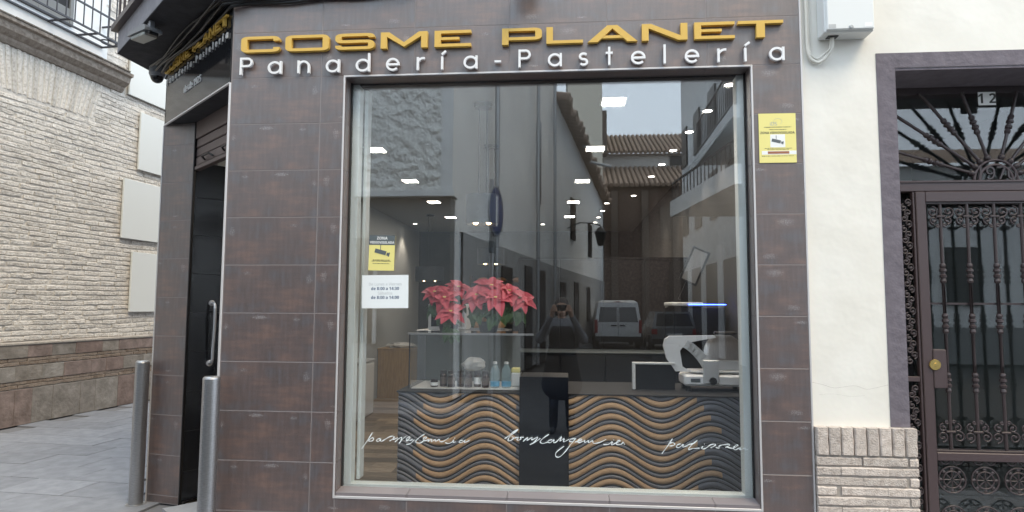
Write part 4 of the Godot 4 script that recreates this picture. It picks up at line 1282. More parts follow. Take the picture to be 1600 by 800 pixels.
# ---------- inside the shop
func shop_room() -> void:
	var yc := 3.05
	var f := MB.new()
	f = footprint([[0.0, -0.25], [3.5, -0.25], [3.5, -9.3], [-0.97, -9.3], [-0.97, -1.12]], -0.05, 0.0)
	var fl := structure("shop_floor", f, M.floor_base)
	rng.seed = 8
	var z := -0.30
	while z > -9.2:
		var x := -1.0 - rng.randf_range(0.0, 0.9)
		while x < 3.5:
			var L := rng.randf_range(0.9, 1.5)
			var a := maxf(x, -0.96 if z < -1.2 else -0.96 + (z + 1.2) * 1.15)
			var b := minf(x + L, 3.49)
			if b - a > 0.05 and a < 1.3:
				boxp("floor_plank", Vector3(a + 0.001, 0.0, z - 0.177), Vector3(b - 0.001, 0.010, z), M["plank%d" % rng.randi_range(0, 3)], fl, 0.001)
			x += L
		z -= 0.18
	var c := MB.new()
	c = footprint([[0.0, -0.25], [3.545, -0.25], [3.545, -9.4], [-1.0, -9.4], [-1.0, -1.10]], yc, yc + 0.1)
	structure("shop_ceiling", c, M.ceiling)
	var w := MB.new()
	w.span(Vector3(3.5, 0, -9.4), Vector3(3.545, yc, -0.25))
	w.span(Vector3(-1.1, 0, -9.4), Vector3(3.5, yc, -9.3))
	structure("shop_wall", w, M.grey_wall)
	var lw := MB.new()
	lw.span(Vector3(-0.969, 0, -9.3), Vector3(-0.93, yc, -1.10))
	structure("shop_side_wall", lw, M.pale_wall)
	# ceiling panels
	var k := 0
	var say := ["first", "second", "third", "fourth", "fifth"]
	for row in [[[2.507, -0.903], [2.431, -2.341], [2.345, -3.96], [2.251, -5.543], [2.2, -7.085]], [[0.266, -2.252], [0.223, -3.835], [0.185, -5.432], [0.137, -7.065]]]:
		for i in row.size():
			var o := thing("ceiling_panel_light", "square lit ceiling panel, %s from the window in the %s row" % [say[i], "right" if k == 0 else "left"], "ceiling light", Vector3(row[i][0], yc, row[i][1]), 0.0, "square lit panels in the shop ceiling")
			boxp("frame", Vector3(-0.10, -0.008, -0.10), Vector3(0.10, 0.0, 0.10), M.white_plastic, o, 0.002)
			boxp("light_diffuser", Vector3(-0.084, -0.0095, -0.084), Vector3(0.084, -0.0082, 0.084), M.led, o)
			var l := AreaLight3D.new()
			l.name = "panel_lamp"
			l.area_size = Vector2(0.18, 0.18)
			l.light_energy = 0.24
			l.light_color = Color(1.0, 0.95, 0.88)
			l.shadow_enabled = true
			o.add_child(l)
			l.position = Vector3(0, -0.014, 0)
			l.rotation.x = -PI / 2
		k += 1
	var sp := [[3.282, -0.596], [3.259, -1.191], [3.231, -1.798], [3.2, -2.467], [3.179, -3.091], [3.153, -3.737], [3.077, -5.044], [2.746, -5.686], [2.726, -6.451], [2.695, -7.188], [2.669, -7.857], [-0.69, -7.9], [1.701, -8.08]]
	var nth := ["nearest the window", "second from the window", "third from the window", "fourth from the window", "fifth from the window", "sixth from the window", "seventh from the window", "eighth from the window", "ninth from the window", "tenth from the window", "deepest in the right row", "at the far left of the back wall", "in the middle of the back wall"]
	for i in sp.size():
		var o := thing("downlight", "small round lit ceiling spot, " + nth[i], "ceiling light", Vector3(sp[i][0], yc, sp[i][1]), 0.0, "round spots in the shop ceiling")
		var a := MB.new()
		a.lathe([Vector2(0.048, 0.0), Vector2(0.046, -0.006), Vector2(0.035, -0.008)], 20)
		part("trim_ring", a, M.white_plastic, o)
		var b := MB.new()
		b.lathe([Vector2(0.0, -0.0085), Vector2(0.0345, -0.0082)], 20)
		part("light_lens", b, M.led, o)
		var l := SpotLight3D.new()
		l.name = "spot_lamp"
		l.light_energy = 0.22
		l.spot_angle = 48.0
		l.spot_angle_attenuation = 0.6
		l.light_size = 0.04
		l.spot_range = 8.0
		l.light_color = Color(1.0, 0.93, 0.84)
		l.shadow_enabled = true
		o.add_child(l)
		l.position = Vector3(0, -0.02, 0)
		l.rotation.x = -PI / 2
	# pendants
	pendant("large dark drum pendant lamp hanging nearest the window", Vector3(1.515, yc, -0.93), 0.125, 2.12, 2.34, 0.012)
	pendant("second dark drum pendant lamp hanging behind the large one", Vector3(1.43, yc, -2.20), 0.13, 1.90, 2.05, 0.012)
	pendant("wide dark pendant lamp with lit bulbs at the back of the shop", Vector3(-0.16, yc, -6.8), 0.24, 1.92, 2.16, 0.012)

func pendant(label: String, at: Vector3, r: float, y0: float, y1: float, _c: float) -> void:
	var o := thing("pendant_lamp", label, "pendant lamp", at, 0.0, "dark pendant lamps in the shop")
	var a := MB.new()
	a.lathe([Vector2(0.0, -0.035), Vector2(0.07, -0.03), Vector2(0.078, 0.0)], 24)
	part("ceiling_rose", a, M.black, o)
	for sx in [-0.03, 0.03]:
		var b := MB.new()
		b.tube([Vector3(sx, -0.03, 0), Vector3(sx, y1 - at.y, 0)], 0.004, 6)
		part("cord", b, M.black, o)
	var s := MB.new()
	s.lathe([Vector2(r - 0.008, y0 - at.y), Vector2(r, y0 - at.y), Vector2(r, y1 - at.y), Vector2(0.0, y1 - at.y + 0.004)], 32)
	s.lathe([Vector2(r - 0.006, y0 - at.y), Vector2(r - 0.006, y1 - at.y - 0.004)], 32)
	part("lamp_shade", s, M.shade, o)
	for sx in [-0.4, 0.4]:
		var b := MB.new()
		var pf := []
		for k in 9:
			var t := PI * k / 8.0
			pf.append(Vector2(0.022 * sin(t), -0.022 * cos(t)))
		b.lathe(pf, 12, Transform3D(Basis.IDENTITY, Vector3(r * sx, y0 - at.y + 0.02, 0)))
		part("bulb", b, M.bulb, o)

func wave_panel(o: Node3D, x0: float, x1: float, crest: float, lam: float, amp: float, tan0: float, tan1: float) -> void:
	# routed panel: dark board with a wavy tan ridge and a grey ridge in every pitch
	var z := -0.55
	var pitch := 0.0715
	var ya := 0.06
	var yb := 0.905
	boxp("panel_board", Vector3(x0, ya, z - 0.02), Vector3(x1, yb, z - 0.012), M.panel_dark, o)
	var n := int((x1 - x0) / 0.022)
	for k in range(-3, 17):
		for kind in 2:
			var base := ya + pitch * k + (0.034 if kind else 0.0)
			var hw := 0.0185 if kind == 0 else 0.0105
			var b := [MB.new(), MB.new()]
			for i in n:
				var xs := [lerpf(x0, x1, float(i) / n), lerpf(x0, x1, float(i + 1) / n)]
				var sec := []
				for x in xs:
					var yy: float = base + amp * cos(TAU * (x - crest) / lam)
					var ring := []
					for q in [[-1.0, -0.012], [-0.75, -0.004], [-0.3, 0.0], [0.3, 0.0], [0.75, -0.004], [1.0, -0.012]]:
						ring.append(Vector3(x, clampf(yy + q[0] * hw, ya, yb), z + q[1] - (0.004 if kind else 0.0)))
					sec.append(ring)
				if sec[0][5].y - sec[0][0].y < 0.001 and sec[1][5].y - sec[1][0].y < 0.001:
					continue
				var xm: float = (xs[0] + xs[1]) / 2
				var tanned := kind == 0 and xm > tan0 + 0.03 * posmod(k * 7, 3) and xm < tan1 + 0.06 - 0.05 * posmod(k * 5, 4)
				for j in 5:
					b[0 if tanned else 1].face(sec[0][j], sec[1][j], sec[1][j + 1], sec[0][j + 1], Vector3(xm, (sec[0][0].y + sec[0][5].y) / 2, z - 0.05))
			if b[0].v.size():
				part("wave_ridge", b[0], M.panel_tan, o)
			if b[1].v.size():
				part("wave_ridge", b[1], M.panel_grey, o)

func counter() -> void:
	var o := thing("shop_counter", "shop counter with dark and tan wavy relief front behind the window", "counter")
	boxp("counter_body", Vector3(0.99, 0.01, -1.25), Vector3(3.46, 0.905, -0.572), M.black_matt, o)
	boxp("counter_top", Vector3(0.98, 0.906, -1.27), Vector3(3.46, 0.916, -0.545), M.black_matt, o, 0.002)
	boxp("plinth", Vector3(0.99, 0.01, -0.571), Vector3(3.46, 0.059, -0.56), M.black_matt, o)
	wave_panel(o, 0.992, 1.832, 1.60, 0.64, 0.066, 1.10, 1.9)
	wave_panel(o, 2.166, 3.46, 2.452, 0.655, 0.066, 2.0, 3.10)
	var p := thing("counter_podium", "plain black podium panel standing between the two wavy counter fronts", "podium")
	boxp("front_panel", Vector3(1.833, 0.012, -0.575), Vector3(2.163, 1.026, -0.530), M.podium, p, 0.003)
	boxp("top_panel", Vector3(1.833, 0.9165, -0.90), Vector3(2.163, 1.020, -0.577), M.black, p, 0.003)
	# glass display case on the counter
	var c := thing("display_case", "glass display case standing on the left half of the counter", "display case")
	var x0 := 1.04
	var x1 := 1.83
	var za := -0.68
	var zb := -1.15
	for q in [[Vector3(x0, 0.918, za), Vector3(x1, 1.298, za + 0.006)], [Vector3(x0, 0.918, zb), Vector3(x0 + 0.006, 1.298, za - 0.001)], [Vector3(x1 - 0.006, 0.918, zb), Vector3(x1, 1.298, za - 0.001)], [Vector3(x0 - 0.01, 1.30, zb - 0.01), Vector3(x1 + 0.09, 1.310, za + 0.03)]]:
		boxp("glass_panel", q[0], q[1], M.case_glass, c)
	boxp("edge_profile", Vector3(x0 - 0.01, 1.2985, za + 0.007), Vector3(x1 + 0.09, 1.3115, za + 0.034), M.grey_metal, c)
	boxp("edge_profile", Vector3(x0 - 0.008, 0.917, za + 0.001), Vector3(x0 - 0.001, 1.298, za + 0.012), M.black, c)
	boxp("base_tray", Vector3(x0 + 0.01, 0.9165, zb + 0.01), Vector3(x1 - 0.01, 0.922, za - 0.002), M.white_plastic, c)
	boxp("back_panel", Vector3(x0 + 0.007, 0.9225, zb - 0.006), Vector3(x1 - 0.007, 1.297, zb), M.case_back, c)
	# jars in the case
	var nth := ["leftmost jar", "second jar from the left", "third jar from the left", "fourth jar from the left", "fifth jar from the left", "sixth jar from the left", "rightmost jar"]
	for i in 7:
		var x := 1.20 + 0.062 * i
		var small := i == 0
		var h := 0.055 if small else 0.115
		var j := thing("preserve_jar", nth[i] + " of dark preserve inside the glass display case", "jar", Vector3(x, 0.9222, -0.76 - 0.03 * (i % 2)), 0.0, "dark jars in the display case")
		var b := MB.new()
		b.lathe([Vector2(0, 0), Vector2(0.025, 0), Vector2(0.027, 0.006), Vector2(0.027, h * 0.72), Vector2(0.021, h * 0.82)], 18)
		part("jar_body", b, M.preserve, j)
		var l := MB.new()
		l.lathe([Vector2(0.021, h * 0.821), Vector2(0.025, h * 0.83), Vector2(0.025, h), Vector2(0.0, h * 1.01)], 18)
		part("jar_lid", l, M.lid, j)
		var lb := MB.new()
		lb.lathe([Vector2(0.0274, h * 0.18), Vector2(0.0274, h * 0.60)], 18)
		part("jar_label", lb, M.paper if i == 0 or i == 5 else M.jar_label, j)
	for i in 2:
		var bt := thing("water_bottle", "%s clear water bottle with blue label in the display case" % ["left", "right"][i], "bottle", Vector3(1.640 + 0.082 * i, 0.9222, -0.755), 0.0, "water bottles in the display case")
		var b := MB.new()
		b.lathe([Vector2(0, 0), Vector2(0.030, 0), Vector2(0.034, 0.008), Vector2(0.034, 0.055), Vector2(0.031, 0.062), Vector2(0.034, 0.070), Vector2(0.034, 0.115), Vector2(0.027, 0.140), Vector2(0.014, 0.160), Vector2(0.013, 0.170)], 20)
		part("bottle_body", b, M.bottle, bt)
		var l := MB.new()
		l.lathe([Vector2(0.0345, 0.012), Vector2(0.0345, 0.046)], 20)
		part("bottle_label", l, M.blue_label, bt)
		var cp := MB.new()
		cp.lathe([Vector2(0.015, 0.168), Vector2(0.015, 0.184), Vector2(0.0, 0.186)], 16)
		part("bottle_cap", cp, M.white_plastic, bt)
	# crumpled bag lying on the jars
	var bag := MB.new()
	blob(bag, Vector3.ZERO, Vector3(0.085, 0.05, 0.06), 3, 0.35)
	tag(part("plastic_bag", bag, M.bag, self, Vector3(1.47, 1.075, -0.90)), "crumpled white plastic bag behind the jars in the case", "bag")
	var pk := thing("snack_packet", "yellow topped packet beside the bottles at the case end", "packet", Vector3(1.785, 0.9222, -0.85))
	boxp("packet_body", Vector3(-0.035, 0, -0.03), Vector3(0.035, 0.10, 0.03), M.paper, pk, 0.008)
	boxp("packet_top", Vector3(-0.034, 0.1005, -0.029), Vector3(0.034, 0.135, 0.029), M.yellow, pk, 0.008)
	# slicer
	slicer()
	# white framed tray stand at the right
	var fr := thing("tray_stand", "white rimmed tray stand beside the slicer on the counter", "stand", Vector3(2.62, 0.9165, -0.85))
	boxp("rim_post", Vector3(0.0, 0, -0.02), Vector3(0.022, 0.175, 0.02), M.white_plastic, fr, 0.003)
	boxp("rim_top", Vector3(0.0, 0.176, -0.02), Vector3(0.30, 0.192, 0.02), M.white_plastic, fr, 0.003)
	boxp("tray_board", Vector3(0.023, 0.0, -0.005), Vector3(0.30, 0.175, 0.004), M.black, fr)

func blob(b: MB, c: Vector3, r: Vector3, sd: int, rough: float, rings := 10, segs := 16) -> void:
	var nz := FastNoiseLite.new()
	nz.seed = sd
	nz.frequency = 0.9
	var g := []
	for i in rings + 1:
		var a := PI * i / rings
		var row := []
		for j in segs:
			var t := TAU * j / segs
			var d := Vector3(sin(a) * cos(t), cos(a), sin(a) * sin(t))
			row.append(c + d * r * (1.0 + rough * nz.get_noise_3dv(d * 1.8)))
		g.append(row)
	for i in rings:
		for j in segs:
			b.face(g[i][j], g[i][(j + 1) % segs], g[i + 1][(j + 1) % segs], g[i + 1][j], c)

func slicer() -> void:
	var o := thing("meat_slicer", "white and steel meat slicer on the right end of the counter", "slicer", Vector3(3.145, 0.9165, -0.86))
	o.scale = Vector3.ONE * 1.10
	boxp("base", Vector3(-0.16, 0.035, -0.12), Vector3(0.24, 0.105, 0.10), M.slicer_white, o, 0.012)
	for x in [-0.13, 0.20]:
		for z in [-0.09, 0.07]:
			var b := MB.new()
			b.lathe([Vector2(0, 0), Vector2(0.018, 0), Vector2(0.014, 0.036)], 12, Transform3D(Basis.IDENTITY, Vector3(x, 0, z)))
			part("foot", b, M.rubber, o)
	var kn := MB.new()
	kn.lathe([Vector2(0.0, 0.03), Vector2(0.022, 0.028), Vector2(0.026, 0.0)], 20, Transform3D(Basis(Vector3(1, 0, 0), Vector3(0, 0, 1), Vector3(0, -1, 0)), Vector3(0.015, 0.07, 0.1002)))
	part("knob", kn, M.black, o)
	boxp("control_label", Vector3(-0.12, 0.06, 0.1002), Vector3(-0.06, 0.082, 0.1012), M.slate_print, o)
	# carriage: curved white guard plate at the left
	var g := MB.new()
	g.prism(PackedVector2Array([Vector2(-0.20, 0.118), Vector2(-0.255, 0.20), Vector2(-0.275, 0.28), Vector2(-0.265, 0.325), Vector2(-0.235, 0.345), Vector2(0.05, 0.352), Vector2(0.06, 0.338), Vector2(-0.13, 0.30), Vector2(-0.17, 0.25), Vector2(-0.155, 0.15), Vector2(-0.10, 0.118)]), -0.02, 0.015)
	part("guard_plate", g, M.slicer_white, o)
	# round blade with hub
	var bl := MB.new()
	var bx := Transform3D(Basis(Vector3(1, 0, 0), Vector3(0, 0.25, 0.97).normalized(), Vector3(0, -0.97, 0.25).normalized()), Vector3(0.12, 0.235, -0.03))
	bl.lathe([Vector2(0.128, -0.003), Vector2(0.13, 0.0), Vector2(0.10, 0.003), Vector2(0.04, 0.004), Vector2(0.0, 0.004)], 36, bx)
	part("blade", bl, M.steel, o)
	var ar := MB.new()
	var pts := []
	for k in 9:
		var a := lerpf(0.1, 1.25, k / 8.0)
		pts.append(Vector3(-0.16 + 0.17 * sin(a) + 0.03 * k / 8.0, 0.30 - 0.20 * (1.0 - cos(a)) - 0.012 * k, 0.055))
	for k in 8:
		ar.bar(pts[k], pts[k + 1] + (pts[k + 1] - pts[k]) * 0.15, 0.012, 0.055 + 0.002 * k)
	part("arm", ar, M.bright_metal, o)
	boxp("arm_foot", Vector3(-0.045, 0.05, 0.102), Vector3(0.055, 0.20, 0.115), M.bright_metal, o, 0.006)
	boxp("pusher_handle", Vector3(0.05, 0.355, -0.02), Vector3(0.19, 0.378, 0.03), M.black, o, 0.008)
	boxp("product_table", Vector3(-0.11, 0.115, -0.10), Vector3(0.24, 0.128, 0.06), M.bright_metal, o, 0.003)
	boxp("thickness_plate", Vector3(0.0, 0.13, -0.01), Vector3(0.22, 0.19, 0.0), M.bright_metal, o, 0.002)

func back_of_shop() -> void:
	var b := thing("back_cabinet", "black cabinet with plain doors behind the counter", "cabinet", Vector3(1.62, 0.0, -2.9))
	boxp("carcass", Vector3(0, 0.01, -0.45), Vector3(1.86, 1.02, 0.0), M.black, b)
	for k in 4:
		boxp("cabinet_door", Vector3(0.006 + 0.464 * k, 0.08, 0.0005), Vector3(0.458 + 0.464 * k, 1.0, 0.018), M.black_matt, b, 0.003)
	boxp("worktop", Vector3(-0.01, 1.021, -0.46), Vector3(1.87, 1.034, 0.03), M.slate_print, b, 0.003)
	var pt := thing("black_partition", "tall black panelled partition standing behind the black cabinet", "partition", Vector3(1.60, 0.01, -3.42))
	for k in 4:
		boxp("panel", Vector3(0.002 + 0.475 * k, 0, -0.04), Vector3(0.473 + 0.475 * k, 2.03, 0.0), M.black_matt, pt, 0.004)
	boxp("top_rail", Vector3(0.0, 2.031, -0.045), Vector3(1.9, 2.05, 0.005), M.black_matt, pt)
	var rc := thing("rear_cabinet", "grey steel cabinet standing behind the glass display case", "cabinet", Vector3(0.72, 0.01, -2.75))
	boxp("carcass", Vector3(0, 0, 0), Vector3(0.86, 1.235, 0.5), M.slate_print, rc, 0.004)
	for k in 2:
		boxp("cabinet_door", Vector3(0.006 + 0.427 * k, 0.06, 0.5005), Vector3(0.427 + 0.427 * k, 1.21, 0.515), M.grey_metal, rc, 0.003)
	boxp("worktop", Vector3(-0.01, 1.236, -0.01), Vector3(0.87, 1.262, 0.53), M.grey_metal, rc, 0.003)
	var ov := thing("small_oven", "small oven with pale frame and dark glass on the rear cabinet", "oven", Vector3(0.80, 1.273, -2.5))
	boxp("oven_body", Vector3(0, 0, -0.15), Vector3(0.38, 0.25, 0.15), M.white_plastic, ov, 0.008)
	boxp("oven_glass", Vector3(0.03, 0.03, 0.1505), Vector3(0.28, 0.22, 0.156), M.black_gloss, ov, 0.002)
	boxp("oven_panel", Vector3(0.30, 0.03, 0.1505), Vector3(0.36, 0.22, 0.155), M.grey_plastic, ov, 0.002)
	var rt := thing("roll_tray", "steel tray on the rear cabinet under the bread rolls", "tray", Vector3(1.22, 1.273, -2.45))
	boxp("tray_plate", Vector3(0, 0, -0.14), Vector3(0.34, 0.008, 0.14), M.grey_metal, rt, 0.002)
	boxp("tray_lip", Vector3(0, 0.009, 0.132), Vector3(0.34, 0.022, 0.14), M.grey_metal, rt, 0.002)
	for i in 5:
		var rl := MB.new()
		blob(rl, Vector3.ZERO, Vector3(0.062, 0.042, 0.055), 50 + i, 0.18, 8, 14)
		tag(part("bread_roll", rl, M.roll, self, Vector3(1.285 + 0.105 * (i % 3) + (0.05 if i > 2 else 0.0), 1.322 if i < 3 else 1.392, -2.42)), ["left lower bread roll on the steel tray", "middle lower bread roll on the steel tray", "right lower bread roll on the steel tray", "left upper bread roll resting on the others", "right upper bread roll resting on the others"][i], "bread", "rolls on the steel tray")
	var bc := thing("bread_cabinet", "tan wooden cabinet with flour dusted top at the left", "cabinet", Vector3(-0.92, 0.01, -6.45))
	boxp("cabinet_body", Vector3(0, 0, -0.5), Vector3(0.66, 0.78, 0.0), M.tan_wood, bc, 0.004)
	boxp("cabinet_top", Vector3(-0.01, 0.781, -0.51), Vector3(0.67, 0.80, 0.012), M.tan_wood, bc, 0.003)
	var dough := MB.new()
	blob(dough, Vector3.ZERO, Vector3(0.24, 0.05, 0.16), 8, 0.4)
	tag(part("cloth_heap", dough, M.bag, self, Vector3(-0.58, 0.845, -6.68)), "heap of white cloth lying on the tan cabinet", "cloth")
	var fz := thing("low_freezer", "pale low freezer chest against the left wall by the window", "freezer", Vector3(0.425, 0.01, -1.55))
	fz.position = Vector3(-0.95, 0.01, -4.3)
	boxp("chest", Vector3(0, 0, -0.7), Vector3(0.42, 0.72, 0.0), M.white_plastic, fz, 0.02)
	boxp("lid", Vector3(-0.005, 0.722, -0.705), Vector3(0.425, 0.76, 0.005), M.grey_plastic, fz, 0.01)
	# back wall shelves with loaves
	var sh := thing("bread_shelf", "dark wooden bread shelf rack along the back wall of the shop", "shelf", Vector3(0.2, 0.01, -9.28))
	for x in [0.0, 1.55]:
		boxp("upright", Vector3(x, 0, 0.0), Vector3(x + 0.04, 2.1, 0.40), M.dark_wood, sh)
	for k in 5:
		boxp("shelf_board", Vector3(0.04, 0.35 + 0.4 * k, 0.0), Vector3(1.55, 0.375 + 0.4 * k, 0.40), M.dark_wood, sh)
	var words := ["lowest", "second", "third", "fourth", "top"]
	for k in 5:
		for i in 4:
			var l := MB.new()
			blob(l, Vector3.ZERO, Vector3(0.12, 0.055, 0.09), 30 + k * 5 + i, 0.15, 8, 12)
			tag(part("bread_loaf", l, M.bread, self, Vector3(0.45 + 0.36 * i, 0.436 + 0.4 * k, -9.06)), "%s brown loaf on the %s board of the rear bread shelf" % [["leftmost", "second", "third", "rightmost"][i], words[k]], "bread", "loaves on the rear bread shelf")
	var fg := thing("display_fridge", "dark display fridge with white lid and thin blue light strip", "fridge", Vector3(3.02, 0.01, -2.35))
	boxp("fridge_body", Vector3(0.0, 0.0, -0.5), Vector3(0.42, 1.50, 0.0), M.black, fg, 0.01)
	fg.position = Vector3(3.04, 0.01, -1.60)
	boxp("blue_light_strip", Vector3(0.12, 1.512, 0.03), Vector3(0.42, 1.519, 0.036), M.blue_led, fg)
	boxp("canopy", Vector3(-0.02, 1.502, -0.4), Vector3(0.24, 1.535, 0.028), M.white_plastic, fg, 0.008)
	var nb := thing("notice_frame", "slanting white notice in a black frame by the right wall", "picture", Vector3(3.20, 1.84, -1.50))
	nb.rotation.z = deg_to_rad(-24.0)
	boxp("frame", Vector3(-0.075, -0.15, -0.012), Vector3(0.075, 0.15, 0.0), M.black, nb, 0.003)
	boxp("sheet", Vector3(-0.058, -0.133, 0.0002), Vector3(0.058, 0.133, 0.001), M.slate_light, nb)
	boxp("stand", Vector3(-0.012, -0.30, -0.03), Vector3(0.012, 0.1, -0.013), M.black, nb)
	var cm := thing("ceiling_speaker", "grey wall speaker bracketed high at the left window post", "speaker", Vector3(0.52, 2.28, -0.60))
	boxp("cabinet", Vector3(-0.06, -0.07, -0.08), Vector3(0.12, 0.07, 0.08), M.slate_print, cm, 0.012)
	boxp("grille", Vector3(-0.05, -0.06, 0.0802), Vector3(0.11, 0.06, 0.086), M.black, cm, 0.004)
	boxp("bracket", Vector3(-0.10, -0.02, -0.02), Vector3(-0.061, 0.02, 0.02), M.grey_metal, cm)

# ---------- poinsettias
func leaf_mesh(L: float, w: float, droop: float, fold: float, lobed: bool) -> ArrayMesh:
	var b := MB.new()
	var n := 7
	var rows := []
	for i in n + 1:
		var f := float(i) / n
		var hw := w * pow(sin(PI * pow(f, 0.75)), 0.8) * (1.0 if not lobed else 0.82 + 0.30 * absf(sin(f * 9.0)))
		if i == n:
			hw = 0.0015
		var y := -droop * f * f * L + 0.10 * L * sin(PI * f)
		rows.append([Vector3(-hw, y + fold * hw, L * f), Vector3(0, y, L * f), Vector3(hw, y + fold * hw, L * f)])
	for i in n:
		for j in 2:
			b.face(rows[i][j], rows[i][j + 1], rows[i + 1][j + 1], rows[i + 1][j], Vector3(0, -5, 0))
	return b.mesh()

func poinsettia(label: String, at: Vector3, heads: Array, size: float, sd: int) -> void:
	var o := thing("poinsettia", label, "plant", at, 0.0, "red poinsettias on the display case")
	var p := MB.new()
	p.lathe([Vector2(0, 0), Vector2(0.062, 0), Vector2(0.078, 0.068), Vector2(0.084, 0.068), Vector2(0.084, 0.076), Vector2(0.074, 0.076), Vector2(0.070, 0.060), Vector2(0, 0.058)], 24)
	part("pot", p, M.pot, o)
	var r := RandomNumberGenerator.new()
	r.seed = sd
	var kinds := []
	for k in 4:
		kinds.append(leaf_mesh(0.130 * size, 0.041 * size, 0.08 + 0.09 * k, 0.28, k % 2 == 1))
	for h in heads:
		var top: Vector3 = h
		var st := MB.new()
		st.tube([Vector3(r.randf_range(-0.03, 0.03), 0.058, r.randf_range(-0.03, 0.03)), Vector3(top.x * 0.5, top.y * 0.55, top.z * 0.5), top], 0.005, 6)
		part("stem", st, M.stem, o)
		var tilt := Basis(Vector3(1, 0, 0), 0.62 + r.randf_range(-0.15, 0.2)) * Basis(Vector3(0, 0, 1), -top.x * 2.2)
		for ring in 3:
			var cnt: int = [6, 8, 9][ring]
			for k in cnt:
				var q := part("bract" if ring < 2 else "leaf", kinds[r.randi_range(0, 3)], M["bract%d" % r.randi_range(0, 2)] if ring < 2 else M.leaf, o)
				var bs := tilt * Basis(Vector3.UP, TAU * k / cnt + ring * 0.5 + r.randf_range(-0.2, 0.2)) * Basis(Vector3(1, 0, 0), [-0.40, -0.05, 0.50][ring] + r.randf_range(-0.15, 0.15))
				var sc: float = [0.72, 1.05, 0.95][ring] * r.randf_range(0.85, 1.15)
				q.transform = Transform3D(bs.scaled(Vector3.ONE * sc), top - Vector3(0, 0.012 * ring + (r.randf_range(0.03, 0.12) if ring == 2 else 0.0), 0))
		var cy := MB.new()
		for k in 5:
			cy.lathe([Vector2(0, 0), Vector2(0.006, 0.004), Vector2(0.005, 0.012), Vector2(0, 0.014)], 6, Transform3D(tilt, top + Vector3(cos(k * 1.26) * 0.008, 0, sin(k * 1.26) * 0.008)))
		part("flower_centre", cy, M.yellow, o)

func plants() -> void:
	poinsettia("smaller red poinsettia in a black pot on the left of the case", Vector3(1.285, 1.3118, -0.84), [Vector3(-0.10, 0.29, 0.03), Vector3(0.06, 0.33, -0.06), Vector3(-0.02, 0.25, 0.07), Vector3(0.03, 0.15, 0.09)], 0.84, 5)
	poinsettia("larger red poinsettia in a black pot on the right of the case", Vector3(1.58, 1.3118, -0.84), [Vector3(-0.08, 0.27, 0.05), Vector3(0.02, 0.34, 0.0), Vector3(0.15, 0.30, 0.03), Vector3(0.06, 0.25, 0.10), Vector3(0.22, 0.25, -0.03)], 0.98, 9)

# ---------- what stands across the street and shows in the glass
func footprint(poly: Array, y0: float, y1: float) -> MB:
	# poly: x, z pairs
	var p := PackedVector2Array()
	for q in poly:
		p.append(Vector2(q[0], -q[1]))
	var b := MB.new()
	b.prism(p, y0, y1, Transform3D(Basis(Vector3(1, 0, 0), Vector3(0, 0, -1), Vector3(0, 1, 0)), Vector3.ZERO))
	return b

